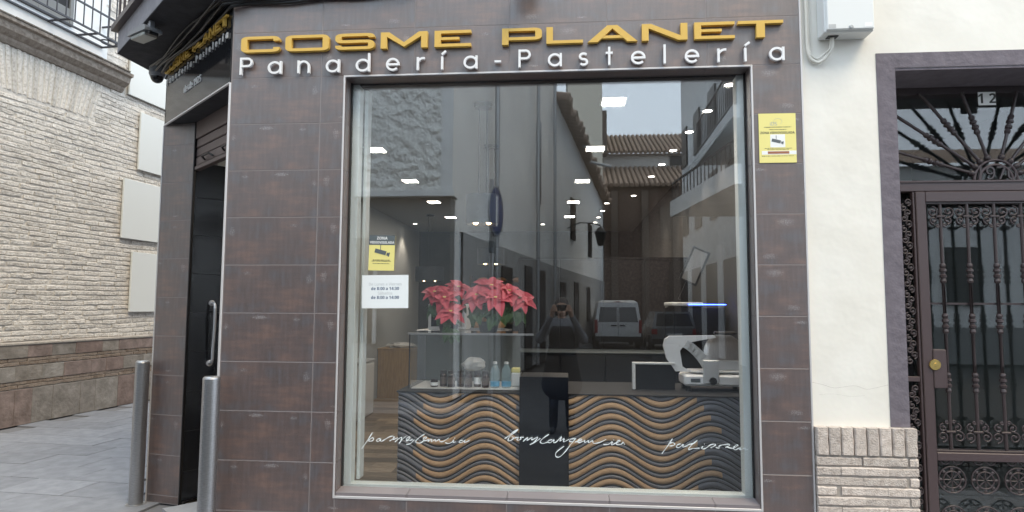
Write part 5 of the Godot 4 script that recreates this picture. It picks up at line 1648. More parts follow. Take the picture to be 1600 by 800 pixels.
func opposite_side() -> void:
	# house facing the shop, rough render above a painted ground floor
	var a := thing("opposite_house", "tall white house with rough rendered upper wall mirrored at the window's left", "house")
	part("upper_wall", footprint([[-14, 5.95], [0.31, 5.95], [0.31, 6.3], [-14, 6.3]], 3.36, 6.6), M.rough_plaster, a)
	part("corner_band", footprint([[0.14, 5.93], [0.33, 5.93], [0.33, 6.28], [0.14, 6.28]], 3.36, 6.6), M.plaster, a)
	part("string_course", footprint([[-14, 5.90], [0.36, 5.90], [0.36, 6.3], [-14, 6.3]], 3.26, 3.355), M.plaster, a)
	part("ground_floor", footprint([[-14, 6.05], [0.28, 6.05], [0.30, 6.31], [-14, 6.31]], 0.0, 3.255), M.grey_paint, a)
	part("side_wall", footprint([[-2.2, 6.32], [0.31, 6.32], [1.75, 15.9], [-2.2, 15.9]], 0.0, 8.6), M.plaster, a)
	part("rear_wing", footprint([[-14, 6.32], [-2.21, 6.32], [-2.21, 15.9], [-14, 15.9]], 0.0, 6.0), M.plaster, a)
	var w := Node3D.new()
	w.name = "ground_window"
	a.add_child(w)
	boxp("window_glass", Vector3(-3.2, 0.9, 6.03), Vector3(-0.9, 2.6, 6.049), M.black_gloss, w)
	for x in [-3.2, -2.05, -0.96]:
		boxp("window_bar", Vector3(x, 0.9, 6.0), Vector3(x + 0.06, 2.6, 6.029), M.white_plastic, w)
	for q in [[9.6, 0.0, 2.35, 0.9], [11.8, 0.0, 2.5, 0.8], [13.6, 0.0, 2.5, 0.8], [13.2, 4.3, 6.6, 0.28]]:
		var f: float = (q[0] - 6.32) / (15.9 - 6.32)
		var b := MB.new()
		var n := Vector3(0.989, 0, -0.149)
		b.bbox(Vector3(lerpf(0.31, 1.75, f) + 0.06, (q[1] + q[2]) / 2, q[0]), Vector3(0.06, q[2] - q[1], q[3]), 0.004, Basis(n, Vector3.UP, n.cross(Vector3.UP)))
		part("door_panel" if q[1] == 0.0 else "shutter_panel", b, M.black, a)
	var db := MB.new()
	db.face(Vector3(0.40, 0, 6.6), Vector3(1.79, 0, 15.85), Vector3(1.79, 2.75, 15.85), Vector3(0.40, 2.75, 6.6), Vector3(-9, 1, 11))
	db.face(Vector3(0.40, 2.75, 6.6), Vector3(1.79, 2.75, 15.85), Vector3(1.70, 2.78, 15.85), Vector3(0.31, 2.78, 6.6), Vector3(1, 1, 11))
	part("lower_wall_band", db, M.lower_band_grey, a)  # band of darker grey across the lower side wall
	for z in [8.4, 12.6, 15.2]:
		var f: float = (z - 6.32) / (15.9 - 6.32)
		var b := MB.new()
		b.tube([Vector3(lerpf(0.31, 1.75, f) + 0.15, 0.0, z), Vector3(lerpf(0.31, 1.75, f) + 0.15, 8.4, z)], 0.05, 8)
		part("downpipe", b, M.grey_metal, a)
	# lower house further down, with a tiled eave
	var h := thing("tiled_eave_house", "pale house with ragged tiled eave beyond the tall white house", "house")
	var wb := MB.new()
	var p0 := Vector3(1.80, 0, 15.95)
	var p1 := Vector3(3.95, 0, 27.95)
	wb.face(p0, p1, p1 + Vector3(0, 6.7, 0), p0 + Vector3(0, 8.1, 0), Vector3(-9, 3, 22))
	wb.face(p0, p0 + Vector3(-8, 0, 0), p0 + Vector3(-8, 8.1, 0), p0 + Vector3(0, 8.1, 0), Vector3(-1, 3, 25))
	wb.face(p1, p1 + Vector3(-8, 0, 0), p1 + Vector3(-8, 6.7, 0), p1 + Vector3(0, 6.7, 0), Vector3(-1, 3, 20))
	wb.face(p0 + Vector3(0, 8.1, 0), p1 + Vector3(0, 6.7, 0), p1 + Vector3(-8, 6.7, 0), p0 + Vector3(-8, 8.1, 0), Vector3(-1, 3, 20))
	part("wall", wb, M.plaster, h)
	rng.seed = 61
	var hd := MB.new()
	hd.face(p0 + Vector3(0.04, 0, 0), p1 + Vector3(0.04, 0, 0), p1 + Vector3(0.04, 2.75, 0), p0 + Vector3(0.04, 2.75, 0), Vector3(-9, 1, 22))
	hd.face(p0 + Vector3(0.04, 2.75, 0), p1 + Vector3(0.04, 2.75, 0), p1 + Vector3(0, 2.77, 0), p0 + Vector3(0, 2.77, 0), Vector3(3, 1, 22))
	part("lower_wall_band", hd, M.lower_band_grey, h)  # lower street wall in the same darker grey
	for k in 40:
		var f := k / 39.0
		var q := p0.lerp(p1, f) + Vector3(0, lerpf(8.1, 6.7, f), 0)
		var b := MB.new()
		var out := 0.42 + rng.randf_range(-0.08, 0.1)
		b.tube([q + Vector3(-2.5, 0.85, 0.4), q + Vector3(-0.5, 0.22, 0.08), q + Vector3(out, 0.02 + rng.randf_range(-0.05, 0.05), -0.06)], 0.15, 7)
		part("roof_tile_row", b, M.roof_tile, h)
	for f in [0.30, 0.45]:
		var q := p0.lerp(p1, f) + Vector3(0.3, lerpf(8.1, 6.7, f) - 0.18, 0)
		var b := MB.new()
		b.tube([q, q + Vector3(0.85, -0.22, -0.1)], 0.06, 8)
		part("gutter_spout", b, M.grey_metal, h)
	for q in [[0.08, 0.0, 2.3, 1.0], [0.3, 0.0, 2.4, 1.0], [0.55, 0.9, 2.3, 0.9], [0.25, 3.9, 5.4, 0.8], [0.6, 3.6, 5.0, 0.8]]:
		var c := p0.lerp(p1, q[0])
		var n := Vector3(0.984, 0, -0.176)
		var b := MB.new()
		b.bbox(c + Vector3(0.04, (q[1] + q[2]) / 2, 0), Vector3(0.06, q[2] - q[1], q[3]), 0.004, Basis(n, Vector3.UP, n.cross(Vector3.UP)))
		part("door_panel" if q[1] == 0.0 else "window_panel", b, M.black, h)
	# cream tower house at the end
	var t := thing("cream_tower_house", "narrow tall cream house rising behind the tiled eave", "house")
	part("wall", footprint([[2.2, 29.9], [4.05, 29.9], [4.05, 36], [2.2, 36]], 0.0, 16.0), M.cream_far, t)
	boxp("cornice", Vector3(2.1, 15.2, 29.7), Vector3(4.2, 15.5, 36.1), M.plaster, t)
	boxp("window_panel", Vector3(4.03, 9.8, 30.4), Vector3(4.32, 12.2, 31.2), M.brown_far, t)
	# old church with two tiled roofs
	var c := thing("old_church", "old brick church with two tiled roofs at the end of the mirrored street", "church")
	part("lower_wall", footprint([[4.1, 28.95], [15, 28.95], [15, 31.9], [4.1, 31.9]], 0.0, 7.75), M.old_brick, c)
	part("upper_wall", footprint([[4.1, 31.95], [15, 31.95], [15, 40], [4.1, 40]], 0.0, 10.15), M.plaster_warm, c)
	var n := 42
	for i in n:
		var x := lerpf(4.15, 14.9, float(i) / (n - 1))
		var b := MB.new()
		b.tube([Vector3(x, 7.72, 28.55), Vector3(x, 9.35, 32.0)], 0.115, 6)
		part("lower_tile_row", b, M.roof_tile, c)
		var d := MB.new()
		d.tube([Vector3(x, 10.12, 31.5), Vector3(x, 12.15, 35.6)], 0.115, 6)
		part("upper_tile_row", d, M.roof_tile, c)
	var rb := MB.new()
	rb.face(Vector3(4.1, 7.70, 28.6), Vector3(15, 7.70, 28.6), Vector3(15, 9.32, 32.0), Vector3(4.1, 9.32, 32.0), Vector3(9, 0, 30))
	rb.face(Vector3(4.1, 10.10, 31.6), Vector3(15, 10.10, 31.6), Vector3(15, 12.12, 35.6), Vector3(4.1, 12.12, 35.6), Vector3(9, 0, 34))
	part("roof_deck", rb, M.roof_tile, c)
	boxp("loft_window", Vector3(7.9, 9.45, 31.90), Vector3(8.7, 9.98, 31.949), M.black, c)
	boxp("blind_window", Vector3(6.9, 5.0, 28.86), Vector3(7.8, 6.6, 28.879), M.brown_far, c)
	var ar := MB.new()
	var ap := PackedVector2Array()
	for k in 17:
		ap.append(Vector2(8.6 + 1.3 * cos(PI * k / 16.0), 3.2 + 1.3 * sin(PI * k / 16.0)))
	ap.append(Vector2(7.3, 0.0))
	ap.append(Vector2(9.9, 0.0))
	ar.prism(ap, 28.85, 28.949)
	part("arched_door", ar, M.brown_door, c)
	for k in 7:
		boxp("stone_pilaster", Vector3(4.4 + 1.55 * k, 0.0, 28.80), Vector3(4.75 + 1.55 * k, 7.5, 28.949), M.brown_far, c, 0.02)
	# balcony building on the right of the mirrored street
	var r := thing("balcony_building", "modern grey building with stacked balconies mirrored at the window's right", "building")
	part("wall", footprint([[6.8, 7.5], [8.1, 7.5], [8.1, 22], [6.8, 22]], 0.0, 11.5), M.grey_render, r)
	for lv in [[5.63, 1.05], [8.6, 1.05]]:
		part("balcony_slab", footprint([[5.75, 9.9], [6.8, 9.9], [6.8, 14.7], [5.9, 14.7]], lv[0], lv[0] + 0.28), M.plaster, r)
		for k in 22:
			var q := Vector3(5.80, lv[0] + 0.28, 9.95).lerp(Vector3(5.94, lv[0] + 0.28, 14.65), k / 21.0)
			var b := MB.new()
			b.tube([q, q + Vector3(0, 0.95, 0)], 0.014, 5)
			part("baluster", b, M.iron, r)
		for dy in [0.10, 0.95]:
			var b := MB.new()
			b.bar(Vector3(5.80, lv[0] + 0.28 + dy, 9.95), Vector3(5.94, lv[0] + 0.28 + dy, 14.65), 0.04, 0.04)
			part("handrail", b, M.iron, r)
	part("low_balcony_slab", footprint([[4.99, 6.95], [6.9, 6.95], [6.9, 10.95], [4.55, 10.95]], 3.60, 3.95), M.plaster, r)
	for k in 18:
		var q := Vector3(5.03, 3.95, 7.0).lerp(Vector3(4.60, 3.95, 10.9), k / 17.0)
		var b := MB.new()
		b.tube([q, q + Vector3(0, 0.42, 0)], 0.012, 5)
		part("baluster", b, M.iron, r)
	var hb := MB.new()
	hb.bar(Vector3(5.03, 4.37, 7.0), Vector3(4.60, 4.37, 10.9), 0.04, 0.04)
	part("handrail", hb, M.iron, r)
	for k in 6:
		boxp("arcade_pier", Vector3(6.70, 0.0, 8.0 + 2.4 * k), Vector3(6.799, 3.4, 8.6 + 2.4 * k), M.plaster, r, 0.01)
		boxp("shop_opening", Vector3(6.74, 0.0, 8.62 + 2.4 * k), Vector3(6.798, 2.9, 10.38 + 2.4 * k), M.black, r)
		for y in [4.3, 7.0]:
			boxp("window_panel", Vector3(6.74, y, 8.7 + 2.4 * k), Vector3(6.798, y + 1.5, 9.7 + 2.4 * k), M.black, r)
	part("eave", footprint([[5.9, 7.3], [8.3, 7.3], [8.3, 22.2], [5.9, 22.2]], 11.2, 11.5), M.plaster, r)
	var lw := thing("low_white_house", "low white house with tiled roof mirrored in the iron door glass", "house")
	part("wall", footprint([[8.6, 14.0], [22, 14.0], [22, 20], [8.6, 20]], 0.0, 5.5), M.plaster, lw)
	part("wall_base", footprint([[8.55, 13.95], [22, 13.95], [22, 14.0], [8.55, 14.0]], 0.0, 1.0), M.grey_paint, lw)
	var lr := MB.new()
	lr.face(Vector3(8.3, 5.5, 13.6), Vector3(22, 5.5, 13.6), Vector3(22, 7.4, 20), Vector3(8.3, 7.4, 20), Vector3(14, 0, 16))
	part("roof", lr, M.roof_tile, lw)
	for x in [10.2, 12.6, 15.0]:
		boxp("window_panel", Vector3(x, 1.6, 13.9), Vector3(x + 0.9, 3.2, 13.999), M.black, lw)
	# street lantern on the tiled eave house
	var l := thing("street_lantern", "black wall lantern on a bracket along the mirrored street", "street lamp", Vector3(2.3, 3.95, 17.95))
	var lb := MB.new()
	lb.lathe([Vector2(0.0, -0.02), Vector2(0.10, 0.0), Vector2(0.19, 0.42), Vector2(0.21, 0.44), Vector2(0.10, 0.60), Vector2(0.03, 0.64), Vector2(0.0, 0.70)], 6, Transform3D(Basis.IDENTITY, Vector3(1.0, -0.35, 0)))
	part("lantern", lb, M.black, l)
	var la := MB.new()
	la.tube([Vector3(-0.16, 0.25, 0), Vector3(0.3, 0.45, 0), Vector3(0.8, 0.42, 0), Vector3(1.0, 0.34, 0)], 0.025, 6)
	part("bracket", la, M.black, l)
	# round traffic sign on its post
	var ts := thing("traffic_sign", "round blue traffic sign on a grey post, mirrored edge on", "traffic sign", Vector3(1.08, -0.1, 4.95))
	var tp := MB.new()
	tp.tube([Vector3(0, 0, 0), Vector3(0, 3.42, 0)], 0.035, 12)
	part("post", tp, M.grey_metal, ts)
	var td := Node3D.new()
	td.name = "sign_disc"
	ts.add_child(td)
	td.position = Vector3(0.06, 2.96, 0)
	td.rotation.y = deg_to_rad(100.0)
	var disc := Transform3D(Basis(Vector3(1, 0, 0), Vector3(0, 0, 1), Vector3(0, -1, 0)), Vector3.ZERO)
	var d1 := MB.new()
	d1.lathe([Vector2(0.0, -0.012), Vector2(0.36, -0.012), Vector2(0.37, 0.0), Vector2(0.37, 0.012), Vector2(0.335, 0.013)], 36, disc)
	part("rim", d1, M.grey_metal, td)
	var d2 := MB.new()
	d2.lathe([Vector2(0.335, 0.0135), Vector2(0.0, 0.0136)], 36, disc)
	part("face", d2, M.sign_blue, td)
	boxp("arrow", Vector3(-0.035, -0.22, 0.0137), Vector3(0.035, 0.22, 0.0145), M.white_print, td)
	boxp("lower_plate", Vector3(-0.02, 2.36, -0.17), Vector3(0.04, 2.52, 0.17), M.slate_print, ts, 0.003)
	van()
	var cr := thing("parked_car", "small grey car parked right of the white van", "car", Vector3(6.0, -0.10, 19.4))
	var cb := MB.new()
	hexa(cb, [Vector3(-0.80, 0.28, 0.05), Vector3(0.80, 0.28, 0.05), Vector3(0.80, 0.28, 3.9), Vector3(-0.80, 0.28, 3.9)], [Vector3(-0.84, 0.86, 0.0), Vector3(0.84, 0.86, 0.0), Vector3(0.84, 0.80, 3.85), Vector3(-0.84, 0.80, 3.85)])
	hexa(cb, [Vector3(-0.80, 0.861, 0.05), Vector3(0.80, 0.861, 0.05), Vector3(0.80, 0.861, 2.9), Vector3(-0.80, 0.861, 2.9)], [Vector3(-0.62, 1.44, 0.45), Vector3(0.62, 1.44, 0.45), Vector3(0.62, 1.44, 2.0), Vector3(-0.62, 1.44, 2.0)])
	part("body", cb, M.car_grey, cr)
	var cw := MB.new()
	cw.face(Vector3(-0.66, 0.93, 0.085), Vector3(0.66, 0.93, 0.085), Vector3(0.56, 1.38, 0.395), Vector3(-0.56, 1.38, 0.395), Vector3(0, 1, 2))
	part("rear_window", cw, M.black_gloss, cr)
	boxp("bumper", Vector3(-0.82, 0.30, -0.08), Vector3(0.82, 0.48, 0.03), M.black_matt, cr, 0.02)
	boxp("number_plate", Vector3(-0.26, 0.56, -0.012), Vector3(0.26, 0.67, 0.02), M.white_print, cr)
	for x in [-0.72, 0.72]:
		boxp("tail_light", Vector3(x - 0.10, 0.64, -0.02), Vector3(x + 0.10, 0.82, 0.05), M.tail_red, cr, 0.01)
		for z in [0.65, 3.1]:
			var wl := MB.new()
			wl.lathe([Vector2(0.0, -0.09), Vector2(0.25, -0.09), Vector2(0.30, -0.06), Vector2(0.30, 0.06), Vector2(0.25, 0.09), Vector2(0.0, 0.09)], 22, Transform3D(Basis(Vector3(0, 1, 0), Vector3(-1, 0, 0), Vector3(0, 0, 1)), Vector3(x * 1.05, 0.30, z)))
			part("wheel", wl, M.rubber, cr)

func hexa(b: MB, lo: Array, hi: Array) -> void:
	# eight corners: bottom ring and top ring, each a, b, c, d in order
	var c := Vector3.ZERO
	for p in lo + hi:
		c += p / 8.0
	b.face(lo[0], lo[1], lo[2], lo[3], c)
	b.face(hi[0], hi[1], hi[2], hi[3], c)
	for i in 4:
		b.face(lo[i], lo[(i + 1) % 4], hi[(i + 1) % 4], hi[i], c)

func van() -> void:
	var o := thing("parked_van", "white delivery van parked with its rear doors towards the shop", "van", Vector3(4.08, -0.10, 20.55))
	var b := MB.new()
	hexa(b, [Vector3(-0.84, 0.32, 0.02), Vector3(0.84, 0.32, 0.02), Vector3(0.84, 0.32, 4.2), Vector3(-0.84, 0.32, 4.2)], [Vector3(-0.88, 0.95, 0.0), Vector3(0.88, 0.95, 0.0), Vector3(0.88, 0.95, 4.15), Vector3(-0.88, 0.95, 4.15)])
	hexa(b, [Vector3(-0.879, 0.951, 0.001), Vector3(0.879, 0.951, 0.001), Vector3(0.879, 0.951, 3.4), Vector3(-0.879, 0.951, 3.4)], [Vector3(-0.74, 1.78, 0.12), Vector3(0.74, 1.78, 0.12), Vector3(0.74, 1.78, 2.4), Vector3(-0.74, 1.78, 2.4)])
	hexa(b, [Vector3(-0.738, 1.781, 0.13), Vector3(0.738, 1.781, 0.13), Vector3(0.738, 1.781, 2.39), Vector3(-0.738, 1.781, 2.39)], [Vector3(-0.62, 1.86, 0.24), Vector3(0.62, 1.86, 0.24), Vector3(0.62, 1.86, 2.25), Vector3(-0.62, 1.86, 2.25)])
	part("body", b, M.van_white, o)
	for sx in [-1.0, 1.0]:
		var d := Node3D.new()
		d.name = "rear_door"
		o.add_child(d, true)
		var w := MB.new()
		w.face(Vector3(0.045 * sx, 1.04, -0.012), Vector3(0.74 * sx, 1.04, -0.012), Vector3(0.66 * sx, 1.60, 0.082), Vector3(0.045 * sx, 1.60, 0.082), Vector3(0, 1, 2))
		part("window", w, M.black_gloss, d)
		boxp("handle", Vector3(0.06 * sx, 0.88, -0.03), Vector3(0.26 * sx, 0.93, -0.001), M.black, d)
		boxp("seam", Vector3(0.0 + 0.004 * sx, 0.45, -0.006), Vector3(0.012 * sx, 1.7, 0.0), M.black, d)
		boxp("tail_light", Vector3(0.77 * sx, 0.62, -0.03), Vector3(0.885 * sx, 1.12, 0.06), M.tail_red, o, 0.01)
	boxp("bumper", Vector3(-0.88, 0.30, -0.10), Vector3(0.88, 0.50, 0.02), M.black_matt, o, 0.02)
	boxp("number_plate", Vector3(0.22, 0.68, -0.02), Vector3(0.74, 0.79, -0.001), M.white_print, o)
	boxp("brake_light", Vector3(-0.12, 1.79, 0.10), Vector3(0.12, 1.82, 0.14), M.tail_red, o)
	for x in [-0.80, 0.80]:
		for z in [0.75, 3.4]:
			var t := MB.new()
			var xf := Transform3D(Basis(Vector3(0, 1, 0), Vector3(-1, 0, 0), Vector3(0, 0, 1)), Vector3(x, 0.32, z))
			t.lathe([Vector2(0.0, -0.1), Vector2(0.26, -0.1), Vector2(0.32, -0.07), Vector2(0.32, 0.07), Vector2(0.26, 0.1), Vector2(0.0, 0.1)], 22, xf)
			part("wheel", t, M.rubber, o)
		boxp("mirror", Vector3(x + 0.10 * signf(x), 1.15, 3.0), Vector3(x + 0.28 * signf(x), 1.38, 3.1), M.black, o, 0.02)

# ---------- the person taking the photograph, mirrored in the glass
func field_mesh(b: MB, bones: Array, cell: float, k: float) -> void:
	var lo := Vector3(1e9, 1e9, 1e9)
	var hi := -lo
	for q in bones:
		var r: float = maxf(q[2], q[3]) + k + cell * 2
		lo = lo.min((q[0] as Vector3).min(q[1]) - Vector3.ONE * r)
		hi = hi.max((q[0] as Vector3).max(q[1]) + Vector3.ONE * r)
	var n := Vector3i((hi - lo) / cell) + Vector3i(2, 2, 2)
	var d := PackedFloat32Array()
	d.resize(n.x * n.y * n.z)
	d.fill(1.0)
	for q in bones:
		var a: Vector3 = q[0]
		var e: Vector3 = q[1] - a
		var L := maxf(e.length_squared(), 1e-9)
		var r: float = maxf(q[2], q[3]) + k + cell * 2
		var i0 := Vector3i(((q[0] as Vector3).min(q[1]) - Vector3.ONE * r - lo) / cell)
		var i1 := Vector3i(((q[0] as Vector3).max(q[1]) + Vector3.ONE * r - lo) / cell)
		for z in range(maxi(i0.z, 0), mini(i1.z + 1, n.z)):
			for y in range(maxi(i0.y, 0), mini(i1.y + 1, n.y)):
				var o := (z * n.y + y) * n.x
				for x in range(maxi(i0.x, 0), mini(i1.x + 1, n.x)):
					var p := lo + Vector3(x, y, z) * cell - a
					var t := clampf(p.dot(e) / L, 0.0, 1.0)
					var v := (p - e * t).length() - lerpf(q[2], q[3], t)
					var w := d[o + x]
					var h := maxf(k - absf(v - w), 0.0) / k
					d[o + x] = minf(v, w) - h * h * k * 0.25
	var id := {}
	var sx := 1
	var sy := n.x
	var sz := n.x * n.y
	var base := b.v.size()
	var corner := [0, sx, sy, sx + sy, sz, sx + sz, sy + sz, sx + sy + sz]
	var cpos := [Vector3(0, 0, 0), Vector3(1, 0, 0), Vector3(0, 1, 0), Vector3(1, 1, 0), Vector3(0, 0, 1), Vector3(1, 0, 1), Vector3(0, 1, 1), Vector3(1, 1, 1)]
	var edges := [[0, 1], [2, 3], [4, 5], [6, 7], [0, 2], [1, 3], [4, 6], [5, 7], [0, 4], [1, 5], [2, 6], [3, 7]]
	for z in n.z - 1:
		for y in n.y - 1:
			for x in n.x - 1:
				var o := (z * n.y + y) * n.x + x
				var d0 := d[o]
				if absf(d0) > cell * 2.0:
					continue
				var neg := 0
				for c in 8:
					if d[o + corner[c]] < 0.0:
						neg += 1
				if neg == 0 or neg == 8:
					continue
				var s := Vector3.ZERO
				var m := 0
				for e in edges:
					var da := d[o + corner[e[0]]]
					var db := d[o + corner[e[1]]]
					if (da < 0.0) != (db < 0.0):
						s += (cpos[e[0]] as Vector3).lerp(cpos[e[1]], da / (da - db))
						m += 1
				var g := Vector3(d[o + 1] - d0, d[o + sy] - d0, d[o + sz] - d0).normalized()
				id[o] = b.v.size()
				b.v.append(lo + (Vector3(x, y, z) + s / m) * cell)
				b.n.append(g)
				b.t.append(Vector2.ZERO)
	for o in id:
		for ax in 3:
			var st: int = [sx, sy, sz][ax]
			var u: int = [sy, sz, sx][ax]
			var w: int = [sz, sx, sy][ax]
			if (d[o] < 0.0) == (d[o + st] < 0.0):
				continue
			if not (id.has(o - u) and id.has(o - w) and id.has(o - u - w)):
				continue
			var q := [id[o], id[o - u], id[o - u - w], id[o - w]]
			if d[o] < 0.0:
				q.reverse()
			b.ix.append_array(PackedInt32Array([q[0], q[1], q[2], q[0], q[2], q[3]]))

func photographer() -> void:
	var o := thing("person", "person in a long black sleeveless coat photographing the shop with a raised phone", "person", Vector3(2.085, -0.104, 4.28))
	# joints in metres over the ground, facing the shop (towards -z)
	var skin := MB.new()
	var limbs := [[Vector3(0, 0.92, 0), Vector3(0, 1.10, 0), 0.135, 0.125], [Vector3(0, 1.10, 0), Vector3(0, 1.30, 0.0), 0.125, 0.14], [Vector3(-0.12, 1.36, 0.0), Vector3(0.12, 1.36, 0.0), 0.07, 0.07], [Vector3(0, 1.38, 0.0), Vector3(0, 1.47, -0.01), 0.055, 0.05]]
	var shirt := [[Vector3(0, 1.0, 0), Vector3(0, 1.32, 0), 0.135, 0.15], [Vector3(-0.14, 1.37, 0.0), Vector3(0.14, 1.37, 0.0), 0.075, 0.075]]
	var legs := []
	var shoes := []
	for s in [-1.0, 1.0]:
		var sh := Vector3(0.165 * s, 1.37, 0.0)
		var el := Vector3(0.275 * s, 1.20, -0.12)
		var wr := Vector3(0.115 * s, 1.515, -0.30)
		limbs.append([sh, el, 0.05, 0.042])
		limbs.append([el, wr, 0.040, 0.028])
		shirt.append([sh, el, 0.062, 0.054])
		shirt.append([el, el.lerp(wr, 0.86), 0.052, 0.038])
		var hip := Vector3(0.09 * s, 0.90, 0.0)
		var kn := Vector3(0.10 * s, 0.50, -0.015)
		var an := Vector3(0.11 * s, 0.09, 0.02)
		limbs.append([hip, kn, 0.085, 0.055])
		limbs.append([kn, an, 0.055, 0.038])
		legs.append([hip, kn, 0.098, 0.066])
		legs.append([kn, an, 0.066, 0.055])
		shoes.append([an + Vector3(0, -0.045, 0.03), an + Vector3(0.015 * s, -0.055, -0.15), 0.040, 0.034])
	field_mesh(skin, limbs, 0.018, 0.05)
	# hands closed on the ends of the phone
	for s in [-1.0, 1.0]:
		var hand := [[Vector3(0.115 * s, 1.515, -0.30), Vector3(0.108 * s, 1.555, -0.335), 0.026, 0.030], [Vector3(0.108 * s, 1.555, -0.335), Vector3(0.098 * s, 1.585, -0.36), 0.030, 0.026]]
		for f in 4:
			var y := 1.618 - 0.021 * f
			var kx := Vector3(0.105 * s, y, -0.385)
			hand.append([Vector3(0.105 * s, 1.575 - 0.004 * f, -0.355), kx, 0.010, 0.009])
			hand.append([kx, Vector3((0.092 - 0.008 * f) * s, y + 0.004, -0.421), 0.009, 0.0085])
			hand.append([Vector3((0.092 - 0.008 * f) * s, y + 0.004, -0.421), Vector3((0.070 - 0.006 * f) * s, y + 0.004, -0.423), 0.0085, 0.007])
		hand.append([Vector3(0.100 * s, 1.565, -0.350), Vector3(0.080 * s, 1.568, -0.390), 0.012, 0.010])
		hand.append([Vector3(0.080 * s, 1.568, -0.390), Vector3(0.055 * s, 1.575, -0.396), 0.010, 0.008])
		field_mesh(skin, hand, 0.005, 0.012)
	# head with nose, brow, chin and ears
	var hc := Vector3(0, 1.585, -0.035)
	field_mesh(skin, [[hc + Vector3(0, 0.035, 0.02), hc + Vector3(0, 0.035, -0.01), 0.084, 0.080], [hc + Vector3(0, -0.02, -0.01), hc + Vector3(0, -0.065, -0.045), 0.068, 0.045], [hc + Vector3(0, -0.08, 0.03), hc + Vector3(0, -0.14, 0.03), 0.050, 0.052], [hc + Vector3(0, 0.012, -0.088), hc + Vector3(0, -0.022, -0.104), 0.009, 0.014], [hc + Vector3(-0.03, 0.026, -0.078), hc + Vector3(0.03, 0.026, -0.078), 0.013, 0.013], [hc + Vector3(-0.018, -0.055, -0.084), hc + Vector3(0.018, -0.055, -0.084), 0.009, 0.009], [hc + Vector3(-0.083, 0.01, 0.01), hc + Vector3(-0.083, -0.025, 0.005), 0.014, 0.010], [hc + Vector3(0.083, 0.01, 0.01), hc + Vector3(0.083, -0.025, 0.005), 0.014, 0.010]], 0.006, 0.02)
	part("body", skin, M.skin, o)
	for sx in [-0.03, 0.03]:
		var e := MB.new()
		e.lathe([Vector2(0, -0.011), Vector2(0.008, -0.007), Vector2(0.011, 0), Vector2(0.008, 0.007), Vector2(0, 0.011)], 12, Transform3D(Basis.IDENTITY, hc + Vector3(sx, 0.008, -0.080)))
		part("eye", e, M.white_print, o)
	var hair := MB.new()
	field_mesh(hair, [[hc + Vector3(0, 0.055, 0.03), hc + Vector3(0, 0.050, 0.0), 0.092, 0.084], [hc + Vector3(-0.065, 0.02, 0.03), hc + Vector3(-0.065, -0.07, 0.035), 0.035, 0.025], [hc + Vector3(0.065, 0.02, 0.03), hc + Vector3(0.065, -0.07, 0.035), 0.035, 0.025], [hc + Vector3(0, 0.0, 0.06), hc + Vector3(0, -0.10, 0.06), 0.06, 0.045]], 0.010, 0.03)
	part("hair", hair, M.hair, o)
	var sm := MB.new()
	field_mesh(sm, shirt, 0.016, 0.05)
	part("shirt", sm, M.shirt, o)
	var ct := MB.new()
	field_mesh(ct, [[Vector3(-0.06, 0.62, 0), Vector3(-0.04, 0.95, 0), 0.205, 0.155], [Vector3(0.06, 0.62, 0), Vector3(0.04, 0.95, 0), 0.205, 0.155], [Vector3(0, 0.95, 0), Vector3(0, 1.28, 0), 0.162, 0.165], [Vector3(-0.10, 1.37, 0.01), Vector3(0.10, 1.37, 0.01), 0.080, 0.080]], 0.018, 0.06)
	part("coat", ct, M.coat, o)
	var tr := MB.new()
	field_mesh(tr, legs, 0.016, 0.04)
	part("trousers", tr, M.trousers, o)
	for q in shoes:
		var s := MB.new()
		field_mesh(s, [q], 0.010, 0.02)
		part("shoe", s, M.black_matt, o)
	var ph := thing("mobile_phone", "black mobile phone held sideways by the mirrored person", "phone", Vector3(2.085, 1.49, 3.872))
	boxp("case", Vector3(-0.081, -0.038, -0.004), Vector3(0.081, 0.038, 0.004), M.black, ph, 0.003)
	boxp("camera_island", Vector3(0.045, -0.008, -0.0062), Vector3(0.076, 0.033, -0.0042), M.black_gloss, ph, 0.001)
	boxp("screen_glass", Vector3(-0.076, -0.034, 0.0042), Vector3(0.076, 0.034, 0.0046), M.black_gloss, ph)

